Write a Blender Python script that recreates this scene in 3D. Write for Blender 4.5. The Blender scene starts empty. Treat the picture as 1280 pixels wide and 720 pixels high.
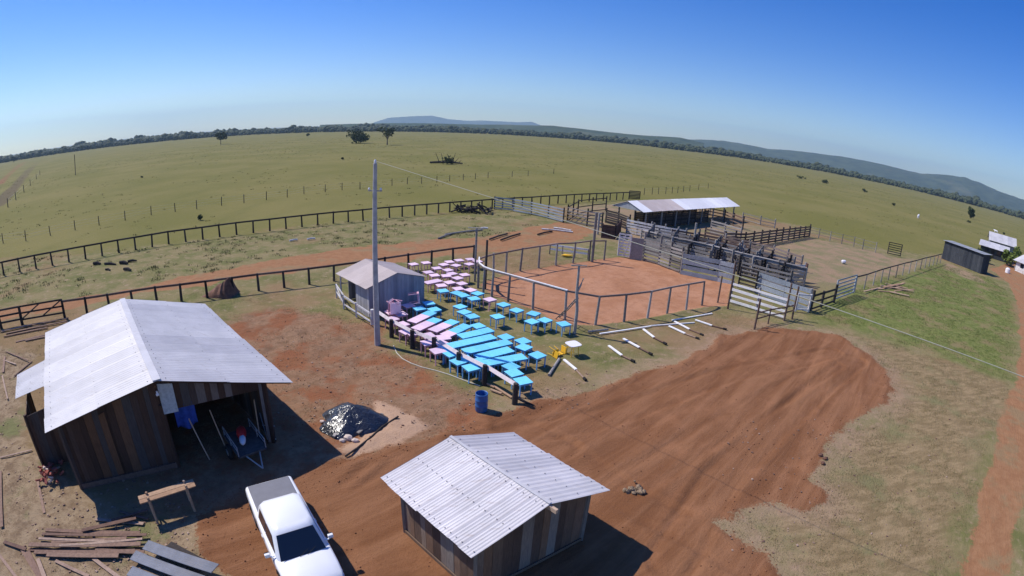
import bpy, bmesh, math, random
import numpy as np
from mathutils import Vector, Matrix, Euler
random.seed(7)
R = math.radians
PI = math.pi
S = bpy.context.scene
C = S.collection

# ------------------------------------------------------------------ camera
CAM_H = 12.5
FPX = 646.4                 # equidistant wide-angle lens, pixels per radian in the 1280-wide photo
PITCH, ROLL = 0.30697, 0.05708
cd = bpy.data.cameras.new('camera')
cam = bpy.data.objects.new('camera', cd); C.objects.link(cam)
cd.type = 'PANO'
cd.panorama_type = 'FISHEYE_LENS_POLYNOMIAL'
cd.sensor_fit = 'HORIZONTAL'
cd.sensor_width = 36.0
cd.sensor_height = 20.25
cd.fisheye_polynomial_k0 = 0.0
cd.fisheye_polynomial_k1 = -(1280 / 36.0) / FPX
cd.fisheye_polynomial_k2 = 0.0
cd.fisheye_polynomial_k3 = 0.0
cd.fisheye_polynomial_k4 = 0.0
cd.fisheye_fov = R(180)
cd.clip_start = 0.1
cd.clip_end = 60000
cam.matrix_world = Matrix.Translation((0, 0, CAM_H)) @ Matrix.Rotation(PI / 2 - PITCH, 4, 'X') @ Matrix.Rotation(ROLL, 4, 'Z')
S.camera = cam
HAZE = 0.00013

# ------------------------------------------------------------------ sky, sun, exposure
SHX, SHY = 0.78, -0.27      # where the shadow of a 1 m post falls
SUN_EL = math.atan(1 / math.hypot(SHX, SHY))
sun_to = Vector((-SHX, -SHY, 1)).normalized()
w = bpy.data.worlds.new('World'); S.world = w; w.use_nodes = True
nt = w.node_tree; nt.nodes.clear()
wo = nt.nodes.new('ShaderNodeOutputWorld'); bg = nt.nodes.new('ShaderNodeBackground')
sk = nt.nodes.new('ShaderNodeTexSky'); sk.sky_type = 'NISHITA'; sk.sun_disc = False
sk.sun_elevation = SUN_EL
sk.sun_rotation = math.atan2(sun_to.x, sun_to.y)
sk.altitude = 300; sk.air_density = 1.0; sk.dust_density = 0.25; sk.ozone_density = 3.0
bg.inputs['Strength'].default_value = 0.15
hs = nt.nodes.new('ShaderNodeHueSaturation'); hs.inputs['Saturation'].default_value = 1.5; hs.inputs['Hue'].default_value = 0.522
nt.links.new(sk.outputs[0], hs.inputs['Color']); nt.links.new(hs.outputs[0], bg.inputs[0]); nt.links.new(bg.outputs[0], wo.inputs[0])
sd_ = bpy.data.lights.new('sun', 'SUN'); sd_.energy = 5.0; sd_.angle = R(0.53); sd_.color = (1.0, 0.945, 0.86)
sun = bpy.data.objects.new('sun', sd_); C.objects.link(sun)
sun.rotation_euler = (-sun_to).to_track_quat('-Z', 'Y').to_euler()
S.view_settings.view_transform = 'Standard'; S.view_settings.look = 'None'
S.view_settings.exposure = 0.04; S.view_settings.gamma = 1.0
S.cycles.use_denoising = True
S.cycles.max_bounces = 5; S.cycles.diffuse_bounces = 3; S.cycles.glossy_bounces = 2
S.cycles.transmission_bounces = 3; S.cycles.volume_bounces = 0; S.cycles.transparent_max_bounces = 8

# ------------------------------------------------------------------ measuring helper: photo pixel (1280x720) on the plane z -> world point
def ray(px, py):
    dx, dy = px - 640.0, 360.0 - py
    c, s = math.cos(ROLL), math.sin(ROLL)
    x, y = c * dx - s * dy, s * dx + c * dy
    r = math.hypot(x, y) + 1e-9; th = r / FPX
    X, Y, Z = math.sin(th) * x / r, math.sin(th) * y / r, math.cos(th)
    cp, sp = math.cos(PITCH), math.sin(PITCH)
    return (X, Z * cp + Y * sp, Y * cp - Z * sp)
def G(px, py, z=0.0):
    d = ray(px, py); t = (CAM_H - z) / -d[2]
    return Vector((d[0] * t, d[1] * t, z))
def GP(l, z=0.0): return [G(a, b, z) for a, b in l]
def AZ(px, py, dist):        # point at a horizontal distance along a pixel's azimuth, with the height seen there
    d = ray(px, py); q = math.hypot(d[0], d[1])
    return Vector((d[0] / q * dist, d[1] / q * dist, CAM_H + d[2] / q * dist))
def top_z(base, top):
    g = G(*base); return AZ(top[0], top[1], math.hypot(g.x, g.y)).z

# ------------------------------------------------------------------ noise in numpy
_rng = np.random.RandomState(3)
_tab = _rng.rand(256, 256).astype(np.float32)
def vnoise(x, y, sc, ox=0.0):
    x = np.asarray(x, float) / sc + ox * 17.3; y = np.asarray(y, float) / sc + ox * 9.7
    xi = np.floor(x).astype(int); yi = np.floor(y).astype(int); fx = x - xi; fy = y - yi
    fx = fx * fx * (3 - 2 * fx); fy = fy * fy * (3 - 2 * fy)
    a = _tab[xi & 255, yi & 255]; b = _tab[(xi + 1) & 255, yi & 255]; c = _tab[xi & 255, (yi + 1) & 255]; d = _tab[(xi + 1) & 255, (yi + 1) & 255]
    return (a * (1 - fx) + b * fx) * (1 - fy) + (c * (1 - fx) + d * fx) * fy
def fbm(x, y, sc, n=4, ox=0.0):
    s = 0; a = 1; t = 0
    for i in range(n): s = s + a * vnoise(x, y, sc / 2 ** i, ox + i * 1.37); t += a; a *= .5
    return s / t

# ------------------------------------------------------------------ materials
def mat(name):
    m = bpy.data.materials.new(name); m.use_nodes = True; t = m.node_tree; t.nodes.clear()
    o = t.nodes.new('ShaderNodeOutputMaterial'); b = t.nodes.new('ShaderNodeBsdfPrincipled')
    t.links.new(b.outputs[0], o.inputs[0]); return m, t, b
def nd(t, kind, **kw):
    n = t.nodes.new('ShaderNode' + kind)
    for k, v in kw.items():
        if k.startswith('i_'):
            key = k[2:]
            n.inputs[int(key) if key.isdigit() else key].default_value = v
        else: setattr(n, k, v)
    return n
def lk(t, a, b): t.links.new(a, b)
def noise(t, scale, detail=4, rough=.6, vec=None, dist=0.0):
    n = nd(t, 'TexNoise'); n.inputs['Scale'].default_value = scale; n.inputs['Detail'].default_value = detail
    n.inputs['Roughness'].default_value = rough; n.inputs['Distortion'].default_value = dist
    if vec is not None: lk(t, vec, n.inputs['Vector'])
    return n.outputs[0]
def coords(t, scale=(1, 1, 1), rotz=0.0, kind='Object'):
    tc = nd(t, 'TexCoord'); mp = nd(t, 'Mapping')
    mp.inputs['Scale'].default_value = scale; mp.inputs['Rotation'].default_value = (0, 0, rotz)
    lk(t, tc.outputs[kind], mp.inputs[0]); return mp.outputs[0]
def math_(t, op, a, b=None, c=None):
    n = nd(t, 'Math', operation=op)
    for i, v in enumerate((a, b, c)):
        if v is None: continue
        if isinstance(v, (int, float)): n.inputs[i].default_value = v
        else: lk(t, v, n.inputs[i])
    return n.outputs[0]
def sstep(t, v, lo, hi):
    n = nd(t, 'MapRange', interpolation_type='SMOOTHSTEP'); lk(t, v, n.inputs[0])
    n.inputs[1].default_value = lo; n.inputs[2].default_value = hi; return n.outputs[0]
def mixc(t, f, a, b, blend='MIX'):
    n = nd(t, 'Mix', data_type='RGBA', blend_type=blend)
    for i, v in ((0, f), (6, a), (7, b)):
        if isinstance(v, (int, float)): n.inputs[i].default_value = v
        elif isinstance(v, tuple): n.inputs[i].default_value = (*v, 1)
        else: lk(t, v, n.inputs[i])
    return n.outputs[2]
def ramp(t, v, stops):
    n = nd(t, 'ValToRGB'); cr = n.color_ramp
    while len(cr.elements) < len(stops): cr.elements.new(.5)
    for e, (p, c) in zip(cr.elements, stops): e.position = p; e.color = (*c, 1)
    lk(t, v, n.inputs[0]); return n.outputs[0]
def bump(t, b, h, strength=.5, dist=.05):
    n = nd(t, 'Bump'); n.inputs['Strength'].default_value = strength; n.inputs['Distance'].default_value = dist
    lk(t, h, n.inputs['Height']); lk(t, n.outputs[0], b.inputs['Normal'])
def attr(t, name):
    n = nd(t, 'Attribute', attribute_name=name); return n.outputs['Fac']

def simple(name, col, rough=.7, metal=0.0, var=.12, scale=6.0, bmp=.15, spec=.4, dirt=None, dirt_amt=.35):
    m, t, b = mat(name); co = coords(t)
    n = noise(t, scale, 5, .65, co)
    c = mixc(t, sstep(t, n, .3, .75), tuple(x * (1 - var) for x in col), tuple(min(1, x * (1 + var)) for x in col))
    if dirt:
        n2 = noise(t, scale * .35, 6, .7, co, .6)
        c = mixc(t, math_(t, 'MULTIPLY', sstep(t, n2, .48, .72), dirt_amt), c, dirt)
    lk(t, c, b.inputs['Base Color'])
    b.inputs['Roughness'].default_value = rough; b.inputs['Metallic'].default_value = metal
    b.inputs['Specular IOR Level'].default_value = spec
    if bmp: bump(t, b, noise(t, scale * 4, 4, .6, co), bmp, .01)
    return m

def wood(name, stops, grain=(40, 40, 3), rough=.85, var=.5):
    """weathered planks: each plank's own tone comes from the 'tint' value stored on its faces, the grain from noise"""
    m, t, b = mat(name); co = coords(t, grain)
    n = noise(t, 1.0, 5, .65, co); n2 = noise(t, .8, 3, .6, coords(t, (1, 1, 1)))
    ti = attr(t, 'tint')
    base = ramp(t, ti, stops)
    f = math_(t, 'ADD', math_(t, 'MULTIPLY', n, .75), math_(t, 'MULTIPLY', n2, .35))
    dark = mixc(t, 1.0, base, (1 - var, 1 - var, 1 - var * .95), 'MULTIPLY')
    lk(t, mixc(t, sstep(t, f, .3, .75), dark, base), b.inputs['Base Color'])
    b.inputs['Roughness'].default_value = rough; b.inputs['Specular IOR Level'].default_value = .25
    bump(t, b, n, .3, .01); return m

M = {}
M['wood_dark'] = wood('dark plank wood', [(0, (.055, .030, .022)), (.35, (.10, .055, .038)), (.6, (.085, .075, .075)), (.85, (.16, .075, .035)), (1, (.22, .20, .19))])
M['wood_mix'] = wood('mixed sawn planks', [(0, (.10, .065, .05)), (.3, (.20, .135, .095)), (.55, (.27, .24, .21)), (.8, (.22, .13, .08)), (1, (.36, .30, .24))])
M['wood_grey'] = wood('weathered grey wood', [(0, (.15, .135, .125)), (.4, (.28, .255, .235)), (.7, (.37, .34, .31)), (1, (.48, .44, .40))], (9, 9, 9))
M['wood_blue'] = wood('pale grey painted boards', [(0, (.28, .32, .36)), (.5, (.38, .42, .46)), (1, (.48, .51, .54))], (9, 9, 9))
M['wood_black'] = wood('dark weathered post wood', [(0, (.028, .022, .022)), (.5, (.05, .04, .038)), (1, (.085, .07, .06))], (9, 9, 9))
M['wood_brown2'] = wood('dusty brown rail wood', [(0, (.20, .15, .13)), (.5, (.28, .21, .18)), (1, (.36, .28, .24))], (9, 9, 9))
M['wood_night'] = wood('dark tarred boards', [(0, (.03, .035, .045)), (.5, (.045, .05, .06)), (1, (.07, .075, .085))], (5, 5, 2))
M['wood_brown'] = wood('brown sawn rail wood', [(0, (.10, .06, .05)), (.5, (.16, .10, .08)), (1, (.24, .17, .13))], (9, 9, 9))
M['wood_new'] = wood('fresh sawn timber', [(0, (.34, .20, .12)), (.5, (.46, .30, .19)), (1, (.58, .42, .30))], (9, 9, 9), var=.35)
M['wood_scrap'] = wood('loose timber offcuts', [(0, (.16, .09, .065)), (.5, (.30, .19, .135)), (1, (.46, .33, .25))], (8, 8, 8), var=.45)
M['white_wood'] = simple('whitewashed timber', (.86, .84, .82), .8, var=.06, scale=5, dirt=(.46, .36, .3), dirt_amt=.35)
M['white_worn'] = simple('worn white paint on boards', (.62, .60, .60), .8, var=.18, scale=4, dirt=(.28, .2, .17), dirt_amt=.75)
M['pink_rail'] = simple('faded pale rail paint', (.66, .58, .58), .8, var=.12, scale=4, dirt=(.3, .2, .2), dirt_amt=.6)
M['concrete'] = simple('weathered concrete', (.44, .41, .40), .9, var=.18, scale=3)
M['pink'] = simple('pink table wood in sunlit tone', (.86, .62, .73), .55, var=.06, scale=4, bmp=.05, dirt=(.62, .42, .47), dirt_amt=.4)  # paler than the legs: strong sun on the tops is put into the colour
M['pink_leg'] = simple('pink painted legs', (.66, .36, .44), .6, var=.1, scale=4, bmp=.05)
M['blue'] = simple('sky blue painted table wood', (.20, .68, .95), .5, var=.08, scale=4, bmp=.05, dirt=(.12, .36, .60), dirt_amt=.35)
M['blue_shade'] = simple('blue table wood in shade tone', (.16, .40, .72), .6, var=.1, scale=4, bmp=.05)  # table blue darkened for legs and aprons, their shade put into the colour
M['drum'] = simple('blue plastic drum', (.035, .13, .36), .42, var=.15, scale=3, bmp=.04, dirt=(.16, .2, .26))
M['white_plastic'] = simple('white plastic', (.80, .77, .80), .4, var=.03)
M['yellow'] = simple('yellow paint', (.80, .46, .03), .45, var=.1)
M['black'] = simple('black rubber', (.015, .015, .016), .8, var=.2)
M['post_end'] = simple('black post end', (.012, .010, .009), .9, var=.2)  # black stub at the far end of each uprooted post
M['steel'] = simple('dull steel', (.42, .43, .45), .38, .8, var=.1)
M['tube'] = simple('light galvanised tube', (.38, .38, .38), .5, .2, var=.1)
M['rim'] = simple('wheel rim', (.5, .5, .52), .3, .9, var=.05)
M['red'] = simple('red paint', (.55, .03, .03), .3, var=.08)
M['bluecloth'] = simple('deep blue cloth', (.02, .06, .32), .8, var=.25)
M['cable'] = simple('pale cable', (.36, .35, .28), .7, var=.05)
M['hose'] = simple('pale hose', (.50, .46, .38), .7, var=.1)
M['rock'] = simple('red rubble', (.36, .16, .11), .9, var=.35, scale=5, dirt=(.5, .36, .28))
M['brick'] = simple('broken red brick', (.36, .10, .07), .9, var=.35, scale=7, dirt=(.55, .40, .34))
M['soil'] = simple('dark brown soil', (.17, .085, .055), .95, var=.35, scale=3, bmp=.6)
M['clod'] = simple('red earth clods', (.24, .10, .047), .95, var=.35, scale=3)
M['char'] = simple('charred wood', (.035, .028, .026), .95, var=.4, scale=5)
M['dimwood'] = simple('old dusty brown boards', (.12, .06, .045), .9, var=.3, scale=3)
M['aluminium'] = simple('grey corrugated panel', (.36, .37, .38), .6, .15, var=.15, scale=1.5)
M['hut_shade'] = wood('grey hut planks in shade tone', [(0, (.22, .22, .27)), (.5, (.30, .31, .37)), (1, (.38, .38, .44))], (30, 30, 2), var=.3)  # bluish darker copy of the hut planks, wall shade painted in
M['hut_lit'] = wood('grey hut planks in sunlit tone', [(0, (.36, .35, .36)), (.5, (.46, .45, .46)), (1, (.56, .54, .53))], (30, 30, 2), var=.3)  # lighter copy of the hut planks, sunlight on the left wall painted in

M['pale_brick'] = simple('pale stone', (.62, .50, .42), .9, var=.2, scale=5)
M['cartbed'] = simple('dusty cart boards', (.075, .07, .07), .9, var=.3)
M['panel_dark'] = simple('grey coated panel', (.20, .21, .24), .5, var=.2, scale=2, dirt=(.3,.28,.28))
M['dry_root'] = simple('dry roots and clods', (.24, .17, .11), .95, var=.4, scale=6)
for k_ in ('blue', 'pink', 'blue_shade', 'pink_leg'):      # every table has faded a little differently
    t = M[k_].node_tree; b = t.nodes['Principled BSDF']; src = b.inputs['Base Color'].links[0].from_socket; oi = nd(t, 'ObjectInfo')
    lk(t, mixc(t, 1.0, src, ramp(t, oi.outputs['Random'], [(0, (.80, .82, .84)), (.5, (.96, .96, .96)), (1, (1, 1, 1))]), 'MULTIPLY'), b.inputs['Base Color'])
def zinc(name, a, b_, dirt, dirt_amt, rough=.5, metal=.0, ang=.78):
    m, t, b = mat(name); co = coords(t, (1, 1, 1), ang)
    n = noise(t, .7, 5, .6, co); n2 = noise(t, 3.0, 5, .7, coords(t, (.5, 3, 1), ang)); ti = attr(t, 'tint')
    c = mixc(t, sstep(t, n, .3, .7), a, b_)
    c = mixc(t, 1.0, c, ramp(t, ti, [(0, (.74, .74, .77)), (1, (1, 1, 1))]), 'MULTIPLY')
    c = mixc(t, math_(t, 'MULTIPLY', sstep(t, n2, .52, .74), dirt_amt), c, dirt)
    lk(t, c, b.inputs['Base Color']); b.inputs['Roughness'].default_value = rough; b.inputs['Metallic'].default_value = metal
    b.inputs['Specular IOR Level'].default_value = .35
    bump(t, b, noise(t, 14, 3, .6, co), .12, .01); return m
M['roof_zinc'] = zinc('zinc roof sheets', (.51, .495, .50), (.61, .59, .595), (.36, .32, .29), .6)
M['roof_white'] = zinc('fibre cement roof sheets', (.57, .54, .54), (.68, .64, .645), (.40, .33, .30), .6)
M['roof_cream'] = zinc('dusty cream roof sheets', (.62, .51, .44), (.70, .59, .52), (.46, .36, .31), .4)
M['roof_barn'] = zinc('white barn roof sheets with glare', (.88, .86, .85), (.93, .91, .90), (.70, .50, .38), .3)  # glare off the sheets is put into the near white base colour
M['screw'] = simple('roofing screws', (.10, .10, .12), .6, .5)

def glass(name, col=(.015, .02, .03)):
    m, t, b = mat(name); b.inputs['Base Color'].default_value = (*col, 1); b.inputs['Roughness'].default_value = .06
    b.inputs['Specular IOR Level'].default_value = .7; return m
M['glass'] = glass('dark car glass')
m, t, b = mat('white car paint'); n = noise(t, 2.0, 3, .5, coords(t))
lk(t, mixc(t, n, (.80, .80, .81), (.86, .86, .87)), b.inputs['Base Color']); b.inputs['Roughness'].default_value = .28
b.inputs['Coat Weight'].default_value = .5; b.inputs['Coat Roughness'].default_value = .08
z = nd(t, 'SeparateXYZ'); lk(t, coords(t), z.inputs[0]); ds = sstep(t, math_(t, 'ADD', z.outputs[2], math_(t, 'MULTIPLY', noise(t, 5, 4, .6, coords(t)), .25)), .45, .85); lk(t, mixc(t, ds, (.42, .24, .15), mixc(t, n, (.78, .78, .79), (.85, .85, .86))), b.inputs['Base Color']); M['car'] = m
M['tonneau'] = simple('grey vinyl bed cover', (.17, .17, .19), .6, var=.08, scale=2)
M['tarp'] = None
m, t, b = mat('black plastic sheet'); co = coords(t)
b.inputs['Base Color'].default_value = (.028, .030, .036, 1); b.inputs['Roughness'].default_value = .22; b.inputs['Specular IOR Level'].default_value = .8
bump(t, b, noise(t, 3.2, 4, .5, co, 1.2), .8, .10); M['tarp'] = m

# foliage
def leafm(name, a, b_, trans=.0):
    m, t, b = mat(name); n = noise(t, .9, 3, .6, coords(t))
    c = mixc(t, sstep(t, n, .35, .65), a, b_); ti = attr(t, 'tint')
    c = mixc(t, 1.0, c, ramp(t, ti, [(0, (.6, .6, .6)), (1, (1, 1, 1))]), 'MULTIPLY')
    lk(t, c, b.inputs['Base Color']); b.inputs['Roughness'].default_value = .8; b.inputs['Specular IOR Level'].default_value = .15
    return m
M['leaf'] = leafm('tree foliage', (.045, .065, .022), (.085, .11, .04))
M['leaf_far'] = leafm('far forest foliage', (.05, .065, .03), (.095, .11, .05))
M['leaf_bright'] = leafm('bright garden foliage', (.10, .15, .03), (.18, .22, .05))
M['grass'] = leafm('grass blades', (.15, .15, .055), (.27, .23, .12))
M['grass_green'] = leafm('green grass blades', (.12, .145, .04), (.19, .20, .07))
M['tussock'] = leafm('pasture tussocks', (.15, .14, .04), (.21, .18, .065))
M['weed'] = leafm('low weeds', (.08, .095, .035), (.13, .14, .055))
M['trunk'] = simple('bark', (.12, .09, .07), .95, var=.3)
m, t, b = mat('wooded hillside'); co = coords(t)
n = noise(t, .012, 6, .7, co); n2 = noise(t, .0025, 4, .6, co)
c = mixc(t, sstep(t, n, .35, .65), (.030, .045, .022), (.075, .095, .045)); c = mixc(t, sstep(t, n2, .55, .7), c, (.12, .12, .065))
lk(t, c, b.inputs['Base Color']); b.inputs['Roughness'].default_value = 1; b.inputs['Specular IOR Level'].default_value = 0; M['hill'] = m

# ------------------------------------------------------------------ mesh builder
class MB:
    def __init__(s): s.v = []; s.f = []; s.t = []; s.m = []
    def add(s, verts, faces, tint=None, mi=0):
        o = len(s.v); s.v += [tuple(x) for x in verts]
        if tint is None: tint = random.random()
        for f in faces: s.f.append(tuple(i + o for i in f)); s.t.append(tint); s.m.append(mi)
    def box(s, c, size, rz=0.0, tint=None, mi=0, rot=None):
        m = Matrix.Translation(c) @ (rot.to_4x4() if rot is not None else Matrix.Rotation(rz, 4, 'Z'))
        hx, hy, hz = size[0] / 2, size[1] / 2, size[2] / 2
        vs = [m @ Vector((x, y, z)) for x in (-hx, hx) for y in (-hy, hy) for z in (-hz, hz)]
        s.add(vs, [(0, 1, 3, 2), (4, 6, 7, 5), (0, 4, 5, 1), (2, 3, 7, 6), (0, 2, 6, 4), (1, 5, 7, 3)], tint, mi)
    def bar(s, a, b, w_, h_, tint=None, mi=0, up=(0, 0, 1)):
        a = Vector(a); b = Vector(b); d = b - a; L = d.length
        if L < 1e-6: return
        x = d / L; u = Vector(up)
        if abs(x.dot(u)) > .98: u = Vector((1, 0, 0))
        y = u.cross(x).normalized(); z = x.cross(y)
        rot = Matrix((x, y, z)).transposed()
        s.box((a + b) / 2, (L, w_, h_), tint=tint, mi=mi, rot=rot)
    def tube(s, pts, rad, n=8, tint=None, mi=0, caps=True):
        pts = [Vector(p) for p in pts]
        if not isinstance(rad, (list, tuple)): rad = [rad] * len(pts)
        o = len(s.v); vs = []
        for i, p in enumerate(pts):
            d = (pts[min(i + 1, len(pts) - 1)] - pts[max(i - 1, 0)]).normalized()
            u = Vector((0, 0, 1)) if abs(d.z) < .95 else Vector((1, 0, 0))
            y = u.cross(d).normalized(); z = d.cross(y)
            for k in range(n):
                a = 2 * PI * k / n; vs.append(p + (y * math.cos(a) + z * math.sin(a)) * rad[i])
        fs = [(i * n + k, i * n + (k + 1) % n, (i + 1) * n + (k + 1) % n, (i + 1) * n + k) for i in range(len(pts) - 1) for k in range(n)]
        if caps: fs += [tuple(range(n - 1, -1, -1)), tuple(range((len(pts) - 1) * n, len(pts) * n))]
        s.add(vs, fs, tint, mi)
    def prism(s, pts, d, tint=None, mi=0):
        d = Vector(d); n = len(pts); vs = [Vector(p) for p in pts] + [Vector(p) + d for p in pts]
        fs = [tuple(range(n)), tuple(range(2 * n - 1, n - 1, -1))] + [(i, i + n, (i + 1) % n + n, (i + 1) % n) for i in range(n)]
        s.add(vs, fs, tint, mi)
    def blob(s, c, r, seed=0, jit=.3, flat=1.0, sub=1, tint=None, mi=0, clampz=None):
        bm = bmesh.new(); bmesh.ops.create_icosphere(bm, subdivisions=sub, radius=1)
        rnd = random.Random(seed); rr = r if isinstance(r, (tuple, list)) else (r, r, r * flat)
        vs = []
        for q in bm.verts:
            k = 1 + rnd.uniform(-jit, jit); p = Vector((q.co.x * rr[0] * k + c[0], q.co.y * rr[1] * k + c[1], q.co.z * rr[2] * k + c[2]))
            if clampz is not None: p.z = max(p.z, clampz)
            vs.append(p)
        fs = [tuple(q.index for q in f.verts) for f in bm.faces]; bm.free(); s.add(vs, fs, tint, mi)
    def build(s, name, mats, parent=None, smooth=False, bevel=0, origin=None, kind=None):
        me = bpy.data.meshes.new(name)
        og = origin if origin is not None else (parent_origin(parent) if parent is not None else Vector((0, 0, 0)))
        me.from_pydata([(x - og[0], y - og[1], z - og[2]) for x, y, z in s.v], [], s.f)
        if not isinstance(mats, (list, tuple)): mats = [mats]
        for q in mats: me.materials.append(q)
        a = me.attributes.new('tint', 'FLOAT', 'FACE'); a.data.foreach_set('value', s.t)
        me.polygons.foreach_set('material_index', s.m)
        if smooth: me.polygons.foreach_set('use_smooth', [True] * len(s.f))
        bm = bmesh.new(); bm.from_mesh(me); bmesh.ops.recalc_face_normals(bm, faces=bm.faces); bm.to_mesh(me); bm.free()
        me.update()
        o = bpy.data.objects.new(name, me); C.objects.link(o)
        if parent is not None: o.parent = parent
        elif origin is not None: o.location = origin
        if bevel:
            bv = o.modifiers.new('bevel', 'BEVEL'); bv.width = bevel; bv.segments = 2; bv.limit_method = 'ANGLE'
        if kind: o['kind'] = kind
        return o
_org = {}
def parent_origin(p):
    return _org.get(p.name, Vector((0, 0, 0)))
def thing(name, label, cat, loc, group=None, rz=0.0, local=False):
    o = bpy.data.objects.new(name, None); C.objects.link(o); o.empty_display_size = .2
    o.location = loc; o.rotation_euler = (0, 0, rz); o['label'] = label; o['category'] = cat
    if group: o['group'] = group
    _org[o.name] = Vector((0, 0, 0)) if local else Vector(loc)
    return o
def tag(o, label, cat, group=None):
    o['label'] = label; o['category'] = cat
    if group: o['group'] = group
    return o
def kids(o): return [c for c in ALLKIDS.get(o.name, [])]
ALLKIDS = {}
def copy_tree(src, loc, rz=0.0, rot=None, label=None, group=None):
    r = src.copy(); C.objects.link(r); r.location = loc; r.rotation_euler = rot if rot is not None else (0, 0, rz)
    if label: r['label'] = label
    if group: r['group'] = group
    for ch in list(src.children):
        c = ch.copy(); C.objects.link(c); c.parent = r
    return r
def single(name, mb, m_, label, cat, loc, group=None, smooth=False, bevel=0):
    o = mb.build(name, m_, origin=Vector(loc), smooth=smooth, bevel=bevel); return tag(o, label, cat, group)
def lerp(a, b, f): return a + (b - a) * f
def polyline(pts, step):
    out = []
    for i in range(len(pts) - 1):
        L = (pts[i + 1] - pts[i]).length; n = max(1, round(L / step))
        for k in range(n): out.append(lerp(pts[i], pts[i + 1], k / n))
    out.append(pts[-1]); return out
# ================================================================== GROUND
P_PAD = [(620,517),(660,505),(700,495),(760,480),(800,468),(850,450),(905,420),(960,411),(1010,414),(1050,420),(1090,445),(1112,462),(1116,485),(1110,505),(1085,520),(1060,530),(1035,555),(1028,575),(1010,598),(1025,620),(1010,632),(960,625),(930,640),(900,655),(960,690),(1010,745),(830,760),(700,770),(560,765),(440,745),(300,740),(262,705),(246,668),(252,648),(290,630),(330,610),(385,590),(430,578),(500,560),(560,545)]
P_ROAD = [(-60,391),(0,384),(100,368),(200,350),(320,328),(420,309),(520,300),(600,294),(650,286),(690,277),(728,279),(742,290),(722,303),(640,313),(560,322),(420,335),(330,347),(200,366),(100,384),(0,402),(-60,411)]
P_ROADR = [(1235,335),(1258,352),(1270,380),(1272,420),(1265,470),(1240,540),(1215,620),(1180,745),(1265,745),(1288,600),(1315,480),(1315,400),(1298,345),(1275,325)]
P_ARENA = [(600,356),(617,347.5),(650,339.5),(694,332.5),(735,326.5),(773,321.5),(806,325),(848,339.5),(893,349.5),(915,356),(909,383.5),(880,384),(857.5,388),(833,393),(809,398),(780,402),(744,406),(706,408),(685,397),(666,386.5),(635,377),(614,369)]
P_PEN = [(880,335),(925,315),(975,303),(1010,297),(1060,306),(1120,322),(1165,324),(1140,338),(1080,353),(1015,362),(960,347)]
P_GREEN = [(1012,392),(1060,362),(1100,350),(1150,335),(1175,330),(1235,347),(1258,362),(1268,390),(1270,430),(1264,476),(1232,464),(1180,445),(1120,427),(1080,416),(1045,405)]
P_DRY = [(1050,412),(1120,430),(1265,478),(1238,545),(1180,745),(1010,745),(960,690),(900,655),(1010,632),(1035,555),(1116,505),(1112,462)]
P_BROWN = [(120,440),(285,405),(330,388),(400,390),(470,402),(492,440),(560,470),(612,500),(600,530),(500,562),(430,580),(380,604),(250,632),(140,600)]
P_LEFT = [(-200,440),(0,432),(50,440),(20,500),(100,622),(150,650),(235,640),(250,700),(270,760),(-200,800)]
P_PALE = [(470,500),(500,512),(535,532),(505,552),(440,572),(425,562),(452,545)]
P_YARD = [(-500,420),(-60,333),(0,324),(211,307),(415,279),(615,263),(786,250),(860,256),(1010,284),(1060,300),(1110,312),(1180,318),(1290,322),(1500,420),(1500,900),(-500,900)]
P_BARE2 = [(700,262),(760,255),(850,262),(905,275),(1005,292),(960,315),(905,340),(850,318),(805,312),(760,300),(735,292),(735,275)]
P_FARROAD = [(2,233),(12,221),(24,210),(34,201.5),(32,200.5),(20,207),(8,218),(-6,230)]
P_VERGE = [(-10,262),(6,256),(20,240),(36,219),(49,203),(44,203),(30,214),(14,232),(-10,252)]
P_BARE3 = [(1185,328),(1225,345),(1236,356),(1205,347),(1178,334)]

def axis(lo, hi, d0, far, g=1.03):
    mid = list(np.arange(lo, hi + 1e-6, d0)); a = []; x = lo; d = d0
    while x > -far: d = min(d * g, 600); x -= d; a.append(x)
    b = []; x = mid[-1]; d = d0
    while x < far: d = min(d * g, 600); x += d; b.append(x)
    return np.array(a[::-1] + mid + b)
gx = axis(-24, 30, .16, 12000); gy0 = axis(5, 52, .16, 13000); gy = gy0[gy0 > -300]
GX, GY = np.meshgrid(gx, gy); NX, NY = len(gx), len(gy)
fx_, fy_ = GX.ravel(), GY.ravel()
def sdist(poly, X, Y, lim=8.0):
    p = np.array([(q.x, q.y) for q in GP(poly)]); out = np.full(X.shape, -lim)
    sel = (X > p[:, 0].min() - lim) & (X < p[:, 0].max() + lim) & (Y > p[:, 1].min() - lim) & (Y < p[:, 1].max() + lim)
    x, y = X[sel], Y[sel]; d = np.full(x.shape, 1e9); ins = np.zeros(x.shape, bool)
    for i in range(len(p)):
        a, b = p[i], p[(i + 1) % len(p)]; e = b - a; L = max(e @ e, 1e-9)
        t = np.clip(((x - a[0]) * e[0] + (y - a[1]) * e[1]) / L, 0, 1)
        d = np.minimum(d, np.hypot(x - a[0] - t * e[0], y - a[1] - t * e[1]))
        c = ((a[1] > y) != (b[1] > y)) & (x < (b[0] - a[0]) * (y - a[1]) / (b[1] - a[1] + 1e-12) + a[0]); ins ^= c
    out[sel] = np.clip(np.where(ins, d, -d), -lim, lim); return out
wob = (fbm(fx_, fy_, 2.6, 4, 1) - .5) * 1.5
wob_s = (fbm(fx_, fy_, .9, 3, 2) - .5) * .5
F = {}
F['pad'] = sdist(P_PAD, fx_, fy_) + wob * .9 + wob_s
F['road'] = sdist(P_ROAD, fx_, fy_) + wob * 1.5 + wob_s - .45
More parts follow.
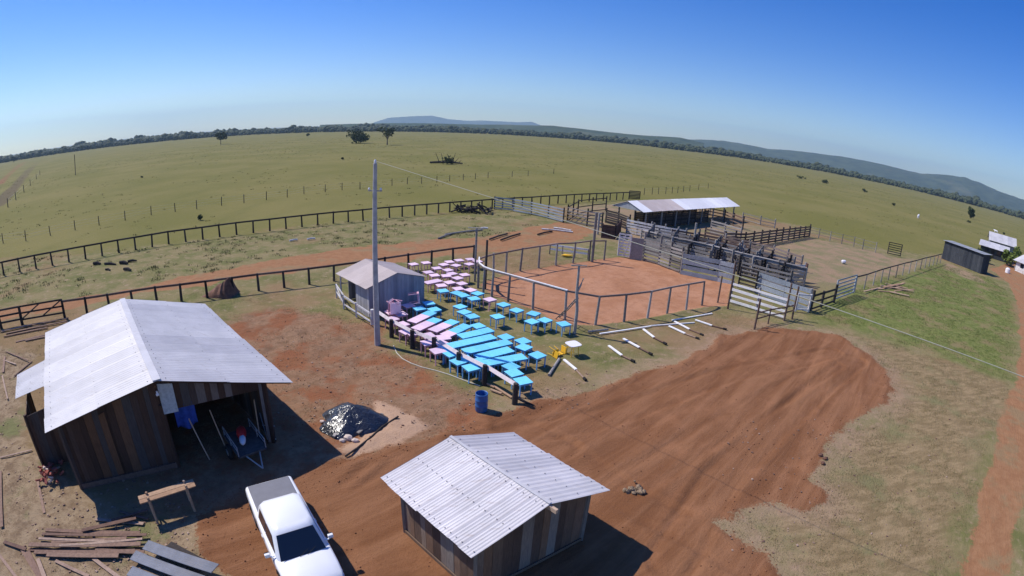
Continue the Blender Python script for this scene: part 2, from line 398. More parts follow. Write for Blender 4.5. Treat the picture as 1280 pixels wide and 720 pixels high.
F['roadr'] = sdist(P_ROADR, fx_, fy_) + wob * 1.0 - .35
F['farroad'] = sdist(P_FARROAD, fx_, fy_)
F['sand'] = sdist(P_ARENA, fx_, fy_) + wob_s * .6
F['green'] = sdist(P_GREEN, fx_, fy_) + wob * 2.2
F['dry'] = sdist(P_DRY, fx_, fy_) + wob * 2.5
F['pen'] = np.maximum(np.maximum(sdist(P_PEN, fx_, fy_), sdist(P_BARE2, fx_, fy_)), sdist(P_BARE3, fx_, fy_)) + wob * 1.5
F['brown'] = sdist(P_BROWN, fx_, fy_) + wob * 1.8
F['left'] = sdist(P_LEFT, fx_, fy_) + wob * 1.5
F['pale'] = sdist(P_PALE, fx_, fy_) + wob_s
F['yard'] = sdist(P_YARD, fx_, fy_, 12) + wob * 2.5
F['verge'] = sdist(P_VERGE, fx_, fy_) + wob
red = np.maximum(np.maximum(F['pad'], F['road']), np.maximum(F['roadr'], F['farroad']))
# relief: graded ridges and clods on the pad, a low berm on its edge, gentle unevenness elsewhere
u_ = (fx_ + fy_) * .7071; v_ = (fx_ - fy_) * .7071
near = 1 - np.clip((np.hypot(fx_, fy_) - 70) / 60, 0, 1)
Z = near * (fbm(fx_, fy_, 5, 4, 5) - .5) * .16
pad = np.clip(F['pad'] / .8, 0, 1)
streak = fbm(u_ * .16, v_, .8, 4, 8) - .5
Z += pad * (streak * .17 + np.maximum(0, .5 - np.abs(streak) * 14) * .03)
def ruts(pts, gauge=1.5, dep=.08):
    global Z
    p = np.array([(q.x, q.y) for q in GP(pts)]); L = 3.0
    sel = (fx_ > p[:, 0].min() - L) & (fx_ < p[:, 0].max() + L) & (fy_ > p[:, 1].min() - L) & (fy_ < p[:, 1].max() + L); x, y = fx_[sel], fy_[sel]; best = np.full(x.shape, 1e9)
    for i in range(len(p) - 1):
        a, b = p[i], p[i + 1]; e = b - a; Ln = np.hypot(*e); tt = np.clip(((x - a[0]) * e[0] + (y - a[1]) * e[1]) / Ln ** 2, 0, 1); s_ = ((x - a[0]) * e[1] - (y - a[1]) * e[0]) / Ln; d_ = np.hypot(x - a[0] - tt * e[0], y - a[1] - tt * e[1]) * np.sign(s_)
        best = np.where(np.abs(d_) < np.abs(best), d_, best)
    r = np.exp(-((np.abs(best) - gauge / 2) / .16) ** 2) - .7 * np.exp(-((np.abs(best) - gauge / 2 - .30) / .14) ** 2)
    Z[sel] -= dep * r * np.clip(F['pad'][sel], 0, 1) * (.4 + .9 * vnoise(x, y, 2.0, 33))
ruts([(445, 640), (520, 575), (640, 545), (760, 520), (900, 470), (1040, 440)]); ruts([(840, 700), (900, 600), (960, 540), (1030, 480), (1070, 450)], dep=.07); ruts([(470, 690), (440, 620), (500, 570), (600, 545), (700, 560)]); ruts([(990, 735), (880, 670), (780, 620), (700, 560), (640, 530)], dep=.06); ruts([(760, 620), (860, 560), (960, 500), (1040, 455)], dep=.05); ruts([(240, 700), (290, 655), (370, 620), (440, 590), (520, 560)], dep=.05)
Z += np.exp(-((F['pad'] - .35) / .38) ** 2) * .13 * vnoise(fx_, fy_, 1.1, 4) * (F['pad'] > -1.5)
Z += np.clip(F['brown'] / 1.0, 0, 1) * (fbm(fx_, fy_, 1.1, 4, 11) - .5) * .24
Z += np.clip(F['pale'] / .8, 0, 1) * (.10 + .12 * fbm(fx_, fy_, .5, 3, 12))
Z += np.clip(F['left'], 0, 1) * (fbm(fx_, fy_, .6, 3, 13) - .5) * .10
Z += np.clip(F['sand'], 0, 1) * (fbm(fx_, fy_, .8, 3, 14) - .5) * .06
soilh = np.exp(-(((fx_ - G(275,680).x) / .9) ** 2 + ((fy_ - G(275,680).y) / 1.1) ** 2)); Z += np.exp(-((F['sand'] + .15) / .28) ** 2) * .14 * vnoise(fx_, fy_, .9, 9); Z += soilh * (.18 + .2 * fbm(fx_, fy_, .4, 3, 15))
# flat under buildings, tables, truck
def flat(cx, cy, r):
    global Z
    Z = Z * np.clip((np.hypot(fx_ - cx, fy_ - cy) - r) / 2.0, .12, 1)
for (px, py, r) in ((250, 530, 5.5), (630, 640, 3.2), (480, 370, 3), (580, 410, 5), (370, 680, 2.6)):
    q = G(px, py); flat(q.x, q.y, r)
Z -= .03
def HGT(x, y):
    i = int(np.clip(np.searchsorted(gx, x) - 1, 0, NX - 2)); j = int(np.clip(np.searchsorted(gy, y) - 1, 0, NY - 2))
    return float(Z[j * NX + i])
idx = np.arange(NX * NY).reshape(NY, NX)
quads = np.stack([idx[:-1, :-1], idx[:-1, 1:], idx[1:, 1:], idx[1:, :-1]], -1).reshape(-1, 4)
fc = lambda a: a[quads].mean(1)
reg = np.zeros(len(quads), int)                       # 0 pasture, 1 yard
reg[fc(F['yard']) > 0] = 1
reg[fc(F['sand']) > 0] = 3
reg[fc(np.maximum(F['road'], F['farroad'])) > 0] = 2
reg[fc(F['pad']) > 0] = 4
reg[fc(F['roadr']) > 0] = 5

m, t, b = mat('ground surface')
def A(n): return attr(t, 'f_' + n)
co = coords(t); nA = noise(t, .35, 6, .65, co); nB = noise(t, 1.6, 6, .7, co); nC = noise(t, 9, 5, .7, co); nD = noise(t, .035, 5, .6, co)
nF = noise(t, 34, 4, .7, co)
def mask(name, amp=.5, wd=.18): # noisy edged mask
    s_ = math_(t, 'ADD', A(name), math_(t, 'MULTIPLY', math_(t, 'SUBTRACT', nC, .5), amp * 2))
    s_ = math_(t, 'ADD', s_, math_(t, 'MULTIPLY', math_(t, 'SUBTRACT', nB, .5), amp * 1.6))
    return sstep(t, s_, -wd, wd)
past = mixc(t, sstep(t, nD, .35, .65), (.152, .143, .036), (.196, .170, .054))
nE = noise(t, .3, 5, .7, coords(t, (.35, .05, 1))); past = mixc(t, math_(t, 'MULTIPLY', sstep(t, nE, .48, .70), .5), past, (.130, .130, .034))
past = mixc(t, math_(t, 'MULTIPLY', sstep(t, nB, .45, .7), .25), past, (.25, .20, .08))
yard = mixc(t, sstep(t, nA, .38, .62), (.150, .148, .050), (.245, .195, .092))
yard = mixc(t, sstep(t, nB, .52, .68), yard, (.32, .235, .145))
yard = mixc(t, math_(t, 'MULTIPLY', sstep(t, nC, .5, .68), .55), yard, (.115, .115, .045))
yard = mixc(t, math_(t, 'MULTIPLY', sstep(t, nD, .50, .56), .55), yard, (.27, .15, .085))
col = mixc(t, mask('yard', 1.6, 1.2), past, yard)
dry = mixc(t, sstep(t, noise(t, 2.2, 6, .7, coords(t, (.35, 1.0, 1), -.5)), .38, .66), (.205, .145, .072), (.315, .225, .120))
dry = mixc(t, sstep(t, nA, .5, .68), dry, (.20, .175, .080)); dry = mixc(t, math_(t, 'MULTIPLY', sstep(t, nF, .58, .72), .6), dry, (.42, .33, .21))
col = mixc(t, mask('dry', 1.3, 1.0), col, dry)
grn = mixc(t, sstep(t, nB, .38, .62), (.115, .140, .034), (.185, .195, .060)); grn = mixc(t, sstep(t, nA, .48, .64), grn, (.22, .175, .08))
fr_ = math_(t, 'ADD', A('pad'), math_(t, 'MULTIPLY', math_(t, 'SUBTRACT', nB, .5), 4.0)); col = mixc(t, math_(t, 'MULTIPLY', sstep(t, fr_, -2.2, .3), .5), col, (.37, .24, .165))
col = mixc(t, mask('green', 2.6, 1.3), col, grn)
pen = mixc(t, sstep(t, nA, .4, .62), (.30, .205, .125), (.21, .18, .09)); pen = mixc(t, math_(t, 'MULTIPLY', sstep(t, nC, .5, .7), .4), pen, (.18, .15, .08))
col = mixc(t, mask('pen', 1.0, .8), col, pen)
brn = mixc(t, sstep(t, nB, .35, .62), (.21, .118, .066), (.30, .180, .108)); brn = mixc(t, sstep(t, nA, .47, .60), brn, (.25, .098, .046))
brn = mixc(t, math_(t, 'MULTIPLY', sstep(t, nC, .52, .7), .7), brn, (.16, .13, .07))
BRN = brn
lft = mixc(t, sstep(t, nB, .35, .62), (.20, .135, .08), (.32, .235, .145)); lft = mixc(t, sstep(t, nC, .55, .72), lft, (.12, .085, .06)); lft = mixc(t, sstep(t, nA, .52, .66), lft, (.17, .165, .07))
col = mixc(t, mask('left', 1.0, .6), col, lft)
col = mixc(t, math_(t, 'MULTIPLY', mask('verge', .8, .8), .8), col, (.12, .088, .050))
col = mixc(t, mask('pale', .35, .2), col, mixc(t, nB, (.58, .40, .28), (.50, .30, .19)))
rd = nd(t, 'TexCoord'); mp = nd(t, 'Mapping'); mp.inputs['Rotation'].default_value = (0, 0, -PI / 4)
lk(t, rd.outputs['Object'], mp.inputs[0]); mp2 = nd(t, 'Mapping'); mp2.inputs['Scale'].default_value = (.11, 1.0, 1); lk(t, mp.outputs[0], mp2.inputs[0]); nS = noise(t, 1.1, 8, .68, mp2.outputs[0], .5)
redc = mixc(t, sstep(t, nS, .36, .66), (.190, .082, .037), (.275, .132, .066)); redc = mixc(t, math_(t, 'MULTIPLY', sstep(t, nC, .5, .72), .35), redc, (.17, .066, .030))
redc = mixc(t, math_(t, 'MULTIPLY', sstep(t, nA, .48, .7), .5), redc, (.33, .155, .078))
BRN = mixc(t, math_(t, 'MULTIPLY', sstep(t, nS, .44, .60), .42), BRN, redc); BRN = mixc(t, math_(t, 'MULTIPLY', sstep(t, nB, .56, .68), .5), BRN, (.13, .07, .04)); col = mixc(t, mask('brown', 1.4, .8), col, BRN)
col = mixc(t, mask('pale', .35, .2), col, mixc(t, nB, (.50, .34, .23), (.42, .25, .15)))
roadc = mixc(t, sstep(t, nB, .3, .7), (.275, .132, .062), (.34, .178, .088)); roadc = mixc(t, math_(t, 'MULTIPLY', sstep(t, nA, .50, .62), .6), roadc, (.25, .19, .10))
redc = mixc(t, math_(t, 'MINIMUM', 1.0, math_(t, 'ADD', sstep(t, A('road'), -1.5, .2), sstep(t, A('roadr'), -1.5, .2))), redc, roadc)
col = mixc(t, mask('red', .45, .12), col, redc)
sand = mixc(t, sstep(t, nA, .35, .65), (.37, .175, .092), (.45, .23, .132)); sand = mixc(t, math_(t, 'MULTIPLY', sstep(t, nB, .48, .66), .5), sand, (.30, .135, .07)); sand = mixc(t, math_(t, 'MULTIPLY', sstep(t, nC, .55, .72), .4), sand, (.27, .15, .08))
col = mixc(t, mask('sand', .18, .12), col, sand)
lk(t, col, b.inputs['Base Color']); b.inputs['Roughness'].default_value = .95; b.inputs['Specular IOR Level'].default_value = .1
bh = math_(t, 'ADD', math_(t, 'MULTIPLY', nC, .6), math_(t, 'ADD', math_(t, 'MULTIPLY', nF, .35), math_(t, 'MULTIPLY', nS, 1.2)))
bump(t, b, bh, .65, .10)
M['ground'] = m
fields = {'pad': F['pad'], 'road': F['road'], 'roadr': F['roadr'], 'sand': F['sand'], 'green': F['green'], 'dry': F['dry'], 'pen': F['pen'], 'brown': F['brown'], 'left': F['left'], 'pale': F['pale'], 'yard': F['yard'], 'verge': F['verge'], 'red': red}
def region(name, k):
    q = quads[reg == k]
    if not len(q): return
    used, inv = np.unique(q, return_inverse=True); inv = inv.reshape(q.shape)
    me = bpy.data.meshes.new(name); n = len(used)
    me.vertices.add(n); me.vertices.foreach_set('co', np.stack([fx_[used], fy_[used], Z[used]], -1).astype(np.float32).ravel())
    me.loops.add(len(q) * 4); me.loops.foreach_set('vertex_index', inv.astype(np.int32).ravel())
    me.polygons.add(len(q)); me.polygons.foreach_set('loop_start', np.arange(0, len(q) * 4, 4, dtype=np.int32)); me.polygons.foreach_set('loop_total', np.full(len(q), 4, np.int32))
    me.polygons.foreach_set('use_smooth', np.ones(len(q), bool))
    me.update(calc_edges=True); me.materials.append(M['ground'])
    for kk, a in fields.items():
        at = me.attributes.new('f_' + kk, 'FLOAT', 'POINT'); at.data.foreach_set('value', a[used].astype(np.float32))
    o = bpy.data.objects.new(name, me); C.objects.link(o); o['kind'] = 'structure'; return o
for nm, k in (('pasture', 0), ('yard_ground', 1), ('dirt_road', 2), ('arena_sand', 3), ('bare_earth', 4), ('farm_track', 5)): region(nm, k)

BADMAX = .12
# grass: countless short blades, one object each for the yard, the green corner and the weeds
def blades(name, n, polyfun, hgt, wid, m_, seed, per=4, spread=.09):
    rs = np.random.RandomState(seed); P_ = polyfun(rs, n)
    x, y = P_[:, 0], P_[:, 1]
    ii = np.clip(np.searchsorted(gx, x) - 1, 0, NX - 2); jj = np.clip(np.searchsorted(gy, y) - 1, 0, NY - 2); id_ = jj * NX + ii
    bad = np.maximum(np.maximum(F['pad'], F['road']), np.maximum(F['roadr'], np.maximum(F['sand'], F['pale'])))[id_] > BADMAX
    ok = ~bad; x, y, id_ = x[ok], y[ok], id_[ok]; z = Z[id_]
    x = np.repeat(x, per) + rs.randn(len(x) * per) * spread; y = np.repeat(y, per) + rs.randn(len(y) * per) * spread; z = np.repeat(z, per) - .01
    N_ = len(x); a = rs.rand(N_) * 2 * PI; h = hgt * (.4 + rs.rand(N_)); l = rs.rand(N_) * .7 * h; b2 = rs.rand(N_) * 2 * PI
    dx, dy = np.cos(a) * wid * .5, np.sin(a) * wid * .5
    V = np.stack([np.stack([x - dx, y - dy, z], -1), np.stack([x + dx, y + dy, z], -1), np.stack([x + l * np.cos(b2), y + l * np.sin(b2), z + h], -1)], 1).reshape(-1, 3)
    me = bpy.data.meshes.new(name); me.vertices.add(N_ * 3); me.vertices.foreach_set('co', V.astype(np.float32).ravel())
    me.loops.add(N_ * 3); me.loops.foreach_set('vertex_index', np.arange(N_ * 3, dtype=np.int32)); me.polygons.add(N_)
    me.polygons.foreach_set('loop_start', np.arange(0, N_ * 3, 3, dtype=np.int32)); me.polygons.foreach_set('loop_total', np.full(N_, 3, np.int32))
    me.update(calc_edges=True); me.materials.append(m_)
    at = me.attributes.new('tint', 'FLOAT', 'FACE'); at.data.foreach_set('value', rs.rand(N_).astype(np.float32))
    o = bpy.data.objects.new(name, me); C.objects.link(o); o['kind'] = 'stuff'; o['label'] = {'lawn_grass': 'short olive grass growing over the yard', 'green_grass': 'bright green grass beside the farm track', 'roadside_weeds': 'low scattered weeds on bare ground by the fences', 'straw': 'pale dry straw stalks on the bare lower right ground', 'pasture_tussocks': 'coarse grass tussocks dotted over the wide pasture'}[name]
    o['category'] = {'lawn_grass': 'grass', 'green_grass': 'grass', 'roadside_weeds': 'weeds', 'straw': 'straw', 'pasture_tussocks': 'grass'}[name]; return o
def inpoly(poly, gate_sc=None, thr=.5, ox=21):
    def f(rs, n):
        p = np.array([(q.x, q.y) for q in GP(poly)]); x = rs.uniform(p[:, 0].min(), p[:, 0].max(), n * 3); y = rs.uniform(p[:, 1].min(), p[:, 1].max(), n * 3); ins = np.zeros(x.shape, bool)
        for i in range(len(p)):
            a, b = p[i], p[(i + 1) % len(p)]; ins ^= ((a[1] > y) != (b[1] > y)) & (x < (b[0] - a[0]) * (y - a[1]) / (b[1] - a[1] + 1e-12) + a[0])
        if gate_sc: ins &= fbm(x, y, gate_sc, 3, ox) > thr
        x, y = x[ins][:n], y[ins][:n]; return np.stack([x, y], -1)
    return f
P_NEAR = [(-60,410),(200,370),(420,340),(600,320),(740,310),(920,350),(1040,390),(1120,420),(1100,520),(1180,745),(860,760),(560,745),(0,745),(-60,600)]
P_MID = [(-60,335),(211,307),(415,279),(615,263),(715,262),(735,275),(690,300),(560,305),(420,320),(200,355),(-60,400)]
blades('lawn_grass', 26000, inpoly(P_NEAR, 2.2, .5), .055, .02, M['grass'], 1, 5, .12)
blades('green_grass', 9000, inpoly(P_GREEN, 2.2, .42), .09, .04, M['grass_green'], 2, 5, .14)
blades('roadside_weeds', 1800, inpoly(P_MID, 3.0, .52, 31), .17, .06, M['weed'], 3, 14, .20)
blades('straw', 9000, inpoly(P_DRY, 1.4, .45, 41), .07, .02, M['grass'], 4, 5, .12)

P_PAST = [(-100,328),(0,318),(211,300),(415,272),(615,255),(800,240),(960,262),(1060,290),(1180,310),(1285,300),(1285,285),(1100,235),(900,200),(600,172),(300,178),(0,225),(-100,260)]
blades('pasture_tussocks', 7000, inpoly(P_PAST, 22, .46, 51), .16, .14, M['tussock'], 6, 7, .28)

rs = np.random.RandomState(77); p = np.array([(q.x, q.y) for q in GP(P_PAD)]); n_ = 60000
x = rs.uniform(-16, 26, n_); y = rs.uniform(8, 34, n_); ii = np.clip(np.searchsorted(gx, x) - 1, 0, NX - 2); jj = np.clip(np.searchsorted(gy, y) - 1, 0, NY - 2); s_ = F['pad'][jj * NX + ii]; bw_ = F['brown'][jj * NX + ii]
keep = ((s_ > -.3) & (rs.rand(n_) < np.where(s_ < .7, .40, .02 + .16 * (fbm(x, y, 2.0, 3, 61) > .56)))) | ((bw_ > 0) & (rs.rand(n_) < .05 + .16 * (fbm(x, y, 1.6, 3, 62) > .55)))
x, y = x[keep], y[keep]; z = Z[jj[keep] * NX + ii[keep]]; k_ = len(x); r = .010 + .036 * rs.rand(k_) ** 3.0
octv = np.array([(1, 0, 0), (0, 1, 0), (-1, 0, 0), (0, -1, 0), (0, 0, .8), (0, 0, -.8)]); octf = np.array([(0, 1, 4), (1, 2, 4), (2, 3, 4), (3, 0, 4), (1, 0, 5), (2, 1, 5), (3, 2, 5), (0, 3, 5)])
V = octv[None] * r[:, None, None] * (.6 + .8 * rs.rand(k_, 6, 1)) + np.stack([x, y, z + r * .3], -1)[:, None]; Fc = (octf[None] + 6 * np.arange(k_)[:, None, None]).reshape(-1, 3)
me = bpy.data.meshes.new('earth_clods'); me.vertices.add(k_ * 6); me.vertices.foreach_set('co', V.reshape(-1).astype(np.float32)); me.loops.add(len(Fc) * 3); me.loops.foreach_set('vertex_index', Fc.ravel().astype(np.int32)); me.polygons.add(len(Fc))
me.polygons.foreach_set('loop_start', np.arange(0, len(Fc) * 3, 3, dtype=np.int32)); me.polygons.foreach_set('loop_total', np.full(len(Fc), 3, np.int32)); me.update(calc_edges=True); me.materials.append(M['clod'])
o = bpy.data.objects.new('earth_clods', me); C.objects.link(o); o['kind'] = 'stuff'; o['label'] = 'small clods of red earth scattered over the graded ground'; o['category'] = 'clods'

# ================================================================== FAR: hills, forest belt, haze
def hill(name, sil, dist, depth, label=None, seed=0, n2=26, base=-2.0):
    """a ridge: its crest follows measured azimuths and heights at its own distance, and it has a real depth"""
    P_ = [AZ(px, py, dist) for px, py in sil]
    az = [math.atan2(p.x, p.y) for p in P_]; hz = [p.z for p in P_]
    na = int((az[-1] - az[0]) / .004) + 2; A_ = np.linspace(az[0], az[-1], na); H_ = np.interp(A_, az, hz)
    rr = np.linspace(-1, 1, n2); V = []; Fq = []
    for i, a in enumerate(A_):
        for j, r in enumerate(rr):
            d = dist + depth * r; prof = max(0, math.cos(r * PI / 2)) ** .8
            x, y = d * math.sin(a), d * math.cos(a)
            nz = float(fbm(x, y, depth * .5, 4, seed)) - .5
            h = H_[i] * prof * (1 + .45 * nz * (1 - prof * .85)) + (float(vnoise(x, y, 60, seed + 5)) - .5) * H_[i] * .05
            V.append((x, y, max(base, h if 0 < j < n2 - 1 else base)))
    for i in range(na - 1):
        for j in range(n2 - 1): Fq.append((i * n2 + j, (i + 1) * n2 + j, (i + 1) * n2 + j + 1, i * n2 + j + 1))
    mb = MB(); mb.add(V, Fq, .5); o = mb.build(name, M['hill'], smooth=True, kind='structure'); return o
hill('far_hills', [(455,158),(470,152),(485,147.5),(500,146),(522,145),(541,145),(560,149),(585,151),(605,150.5),(620,151.5),(645,153),(665,152.5),(680,158),(700,161)], 9000, 900, seed=1)
hill('wooded_rise', [(400,156),(520,154),(600,156),(690,157),(720,160),(760,165),(800,169),(850,172),(880,179)], 2700, 500, seed=2)
hill('long_hill', [(820,178),(850,174),(880,174.5),(905,176),(930,180),(960,186),(1000,189),(1050,195.5),(1100,205),(1150,217.5),(1180,219),(1205,222),(1225,229),(1250,240),(1280,250),(1310,258),(1350,275)], 4600, 900, seed=3)

base_px = [(-60,212),(0,201),(50,194.5),(160,179),(250,171),(320,167.5),(460,163.7),(600,166),(700,172.5),(800,180),(850,188),(920,192.5),(1019,208.7),(1108,225),(1197,247),(1280,269.6),(1340,290)]
fr = [G(*p) for p in base_px]; fa = [math.atan2(p.x, p.y) for p in fr]; fd = [min(1050, math.hypot(p.x, p.y)) for p in fr]
ico = []
bm = bmesh.new(); bmesh.ops.create_icosphere(bm, subdivisions=1, radius=1); icoV = np.array([v.co[:] for v in bm.verts]); icoF = np.array([[v.index for v in f.verts] for f in bm.faces]); bm.free()
rs = np.random.RandomState(5); Vs = []; Fs = []; Ts = []; off = 0
for k in range(6500):
    a = rs.uniform(fa[0], fa[-1]); d0 = np.interp(a, fa, fd); q = rs.rand() ** 1.6; d = d0 + q * 420 + rs.rand() * 6
    h = (5.0 + 4.5 * rs.rand() + q * 5) * (1.0 if rs.rand() > .05 else 1.45) * (0.75 + .5 * float(vnoise(a * 900, 0, 30, 6)))
    cx, cy = d * math.sin(a), d * math.cos(a); r0 = h * .42
    for j in range(2):
        r = r0 * (.7 + .5 * rs.rand()); ox, oy = rs.randn(2) * r0 * .5; oz = h - r * (.75 + .3 * rs.rand()) - (h * .3 if j else 0)
        jit = 1 + (rs.rand(len(icoV), 1) - .5) * .55
        Vs.append(icoV * jit * (r * 1.15, r * 1.15, r * .8) + (cx + ox, cy + oy, oz)); Fs.append(icoF + off); off += len(icoV); Ts.append(rs.rand(len(icoF)))
V_ = np.concatenate(Vs); F_ = np.concatenate(Fs); T_ = np.concatenate(Ts)
me = bpy.data.meshes.new('forest'); me.vertices.add(len(V_)); me.vertices.foreach_set('co', V_.astype(np.float32).ravel())
me.loops.add(len(F_) * 3); me.loops.foreach_set('vertex_index', F_.astype(np.int32).ravel()); me.polygons.add(len(F_))
me.polygons.foreach_set('loop_start', np.arange(0, len(F_) * 3, 3, dtype=np.int32)); me.polygons.foreach_set('loop_total', np.full(len(F_), 3, np.int32)); me.update(calc_edges=True)
me.materials.append(M['leaf_far']); at = me.attributes.new('tint', 'FLOAT', 'FACE'); at.data.foreach_set('value', T_.astype(np.float32))
o = bpy.data.objects.new('forest', me); C.objects.link(o); o['kind'] = 'stuff'; o['label'] = 'dark wooded belt along the far edge of the pasture'; o['category'] = 'forest'

# haze box round everything
m = bpy.data.materials.new('haze air'); m.use_nodes = True; t = m.node_tree; t.nodes.clear()
ou = t.nodes.new('ShaderNodeOutputMaterial'); pv = t.nodes.new('ShaderNodeVolumePrincipled'); pv.inputs['Density'].default_value = HAZE
pv.inputs['Color'].default_value = (.60, .83, 1.0, 1); pv.inputs['Anisotropy'].default_value = .2
t.links.new(pv.outputs[0], ou.inputs['Volume'])
mb = MB(); mb.box((0, 4700, 250), (17000, 11200, 512)); o = mb.build('haze', m, kind='stuff'); o['label'] = 'thin bluish haze over the far land'; o['category'] = 'haze'

# ================================================================== BUILDINGS
def roof_sheet(name, e0, e1, r1, r0, mats, parent, sheet=.86, wave=.172, amp=.016, rows=3, screws=True, smooth=False, alt=()):
    """corrugated roofing: e0,e1 along the eave, r0,r1 along the ridge; waves run down the slope, every sheet laps the next one"""
    e0, e1, r1, r0 = map(Vector, (e0, e1, r1, r0))
    L = ((e1 - e0).length + (r1 - r0).length) / 2; W_ = ((r0 - e0).length + (r1 - e1).length) / 2
    nrm = (e1 - e0).cross(r0 - e0).normalized()
    if nrm.z < 0: nrm = -nrm
    mb = MB(); rnd = random.Random(len(name) * 7 + int(L * 100)); ns = max(1, round(L / sheet)); sl = L / ns; laps = 1 if W_ < 4.5 else 2
    for k in range(ns):
        tint = rnd.random(); lift = .014 + .022 * rnd.random()
        n = max(4, int(round(sl / wave)) * 4); 
        ext_ = rnd.uniform(0, .05)
        for q in range(laps):
            t0 = q / laps - (.02 if q else 0); t1 = (q + 1) / laps; tt = (tint + rnd.random() * .5) / 1.5
            vs = []; fs = []
            for i in range(n + 1):
                s_ = min(1.0, (k * sl + (sl + .05) * i / n) / L)
                ph = (i / n) * (sl + .05) / wave
                hgt = amp * (math.sin(2 * PI * ph)) + lift * i / n + .012 * (1 - q if laps > 1 else 0) * 0
                a = lerp(e0, e1, s_); b = lerp(r0, r1, s_)
                p0 = lerp(a, b, t0) + ((a - b).normalized() * ext_ if q == 0 else Vector()) + nrm * (hgt + (.02 if q else 0)); p1 = lerp(a, b, t1) + nrm * (hgt + (.004 if q else 0))
                vs += [p0, p1, p0 - nrm * .007, p1 - nrm * .007]
            for i in range(n):
                o_ = i * 4; fs += [(o_, o_ + 1, o_ + 5, o_ + 4), (o_ + 2, o_ + 6, o_ + 7, o_ + 3), (o_, o_ + 4, o_ + 6, o_ + 2), (o_ + 1, o_ + 3, o_ + 7, o_ + 5)]
            fs += [(0, 2, 3, 1), (n * 4, n * 4 + 1, n * 4 + 3, n * 4 + 2)]
            mb.add(vs, fs, tt, mi=2 if k in alt else 0)
        if screws:
            for r in range(rows):
                f = (.06, .5, .93)[r] if rows == 3 else (r + .5) / rows
                for g_ in (.22, .72):
                    s_ = min(.995, (k + g_) * sl / L); c = lerp(lerp(e0, e1, s_), lerp(r0, r1, s_), f) + nrm * (amp + .018)
                    mb.tube([c, c + nrm * .014], .018, 6, mi=1)
    o = mb.build(name, mats, parent); return o
def plank_wall(name, a, b, h0, h1, m_, parent, width=.22, thick=.03, gable=None, z0=0.0, skip=(), cover=None, seed=1, mats=None):
    """vertical planks from a to b; top height h0->h1, or gable=(fraction, ridge height); skip=[(from,to,zlow,zhigh)]"""
    a, b = Vector(a), Vector(b); L = (b - a).length; d = (b - a) / L; mb = MB(); rnd = random.Random(seed); x = 0
    def top(f):
        if gable:
            g, hr = gable; return h0 + (hr - h0) * f / g if f < g else hr + (h1 - hr) * (f - g) / (1 - g)
        return h0 + (h1 - h0) * f
    nrm = Vector((-d.y, d.x, 0))
    def piece(x0, x1, zb, za, zc, tint, off):
        p0 = a + d * x0 + nrm * off; p1 = a + d * x1 + nrm * off
        mb.prism([Vector((p0.x, p0.y, zb)), Vector((p1.x, p1.y, zb)), Vector((p1.x, p1.y, zc)), Vector((p0.x, p0.y, za))], nrm * thick, tint)
    while x < L - .02:
        w_ = min(width * rnd.uniform(.75, 1.3), L - x); x1 = x + w_ - .008; tint = rnd.random(); off = rnd.uniform(0, .012); zb = z0 + rnd.uniform(-.02, .03)
        segs = [(zb, top(x / L), top(x1 / L))]
        for (s0, s1, zl, zh) in skip:
            if x + w_ / 2 > s0 and x + w_ / 2 < s1:
                segs = ([(zb, zl, zl)] if zl > zb + .1 else []) + ([(zh, top(x / L), top(x1 / L))] if top(x / L) > zh + .05 else [])
        for zb_, za, zc in segs: piece(x, x1, zb_, za, zc, tint, off)
        x += w_
    return mb.build(name, m_, parent)
def onz(p, z): return Vector((p.x, p.y, z))

# ---------- big plank shed at the left
zL, zR, zr_ = 3.0, 2.7, 4.1
LB, LF = G(57.5, 416, zL), G(57, 541, zL); RB, RF = G(256, 380, zR), G(366, 478, zR); KB, KF = G(153, 374, zr_), G(196, 476, zr_)
og = onz((LB + LF + RB + RF) / 4, 0)
sh = thing('plank_shed', 'large dark plank shed with pale metal roof and open front bay, nearest the left edge', 'shed', og)
rl = roof_sheet('roof', LF, LB, KB, KF, [M['roof_zinc'], M['screw']], sh, sheet=1.05, rows=3, amp=.007); rl['label'] = 'brighter roof slope on the left side'
# (the small lean-to roof is a part of its own)
rr_ = roof_sheet('roof', RF, RB, KB, KF, [M['roof_zinc'], M['screw']], sh, sheet=1.05, rows=3, amp=.006); rr_['label'] = 'plain roof slope on the right side'
e0, e1, e2, e3 = G(56, 482, 2.98), G(20, 498, 2.55), G(22, 469, 2.55), G(57.5, 450, 2.98)
roof_sheet('lean_to_roof', e1, e2, e3, e0, [M['roof_zinc'], M['screw']], sh, sheet=1.2, rows=3, amp=.012)
up = (KF - KB).normalized(); wv = (RF - LF); wv.z = 0; wv.normalize(); bk = onz(KB - KF, 0).normalized()
mb = MB(); mb.bar(KB + Vector((0, 0, .03)), KF + Vector((0, 0, .03)), .32, .03, .9); mb.build('ridge_cap', M['roof_zinc'], sh)
# walls sit inside the eaves
WFL = onz(LF, 0) + wv * .55 + bk * .55; WFR = onz(RF, 0) - wv * 1.1 + bk * .35; WBL = onz(LB, 0) + wv * .55 - bk * .4; WBR = onz(RB, 0) - wv * 1.1 - bk * .4
Lf = (WFR - WFL).length
kf = ((onz(KF, 0) - WFL).dot((WFR - WFL).normalized())) / Lf
rz_at = lambda f, zl, zr2: 0
WFL0, WFR0, bk0, wv0 = WFL.copy(), WFR.copy(), bk.copy(), wv.copy()
hL = zL + .55 / 4.9 * 1.1 - .12; hR = zR + 1.1 / 5.5 * 1.45 - .12; hK = zr_ - .12
plank_wall('front_wall', WFL, WFR, hL, hR, M['wood_dark'], sh, gable=(kf, hK), skip=[(Lf * .50, Lf * .985, 0, 2.55)], width=.3, seed=4)
plank_wall('left_wall', WBL, WFL, hL, hL, M['wood_dark'], sh, width=.28, seed=5)
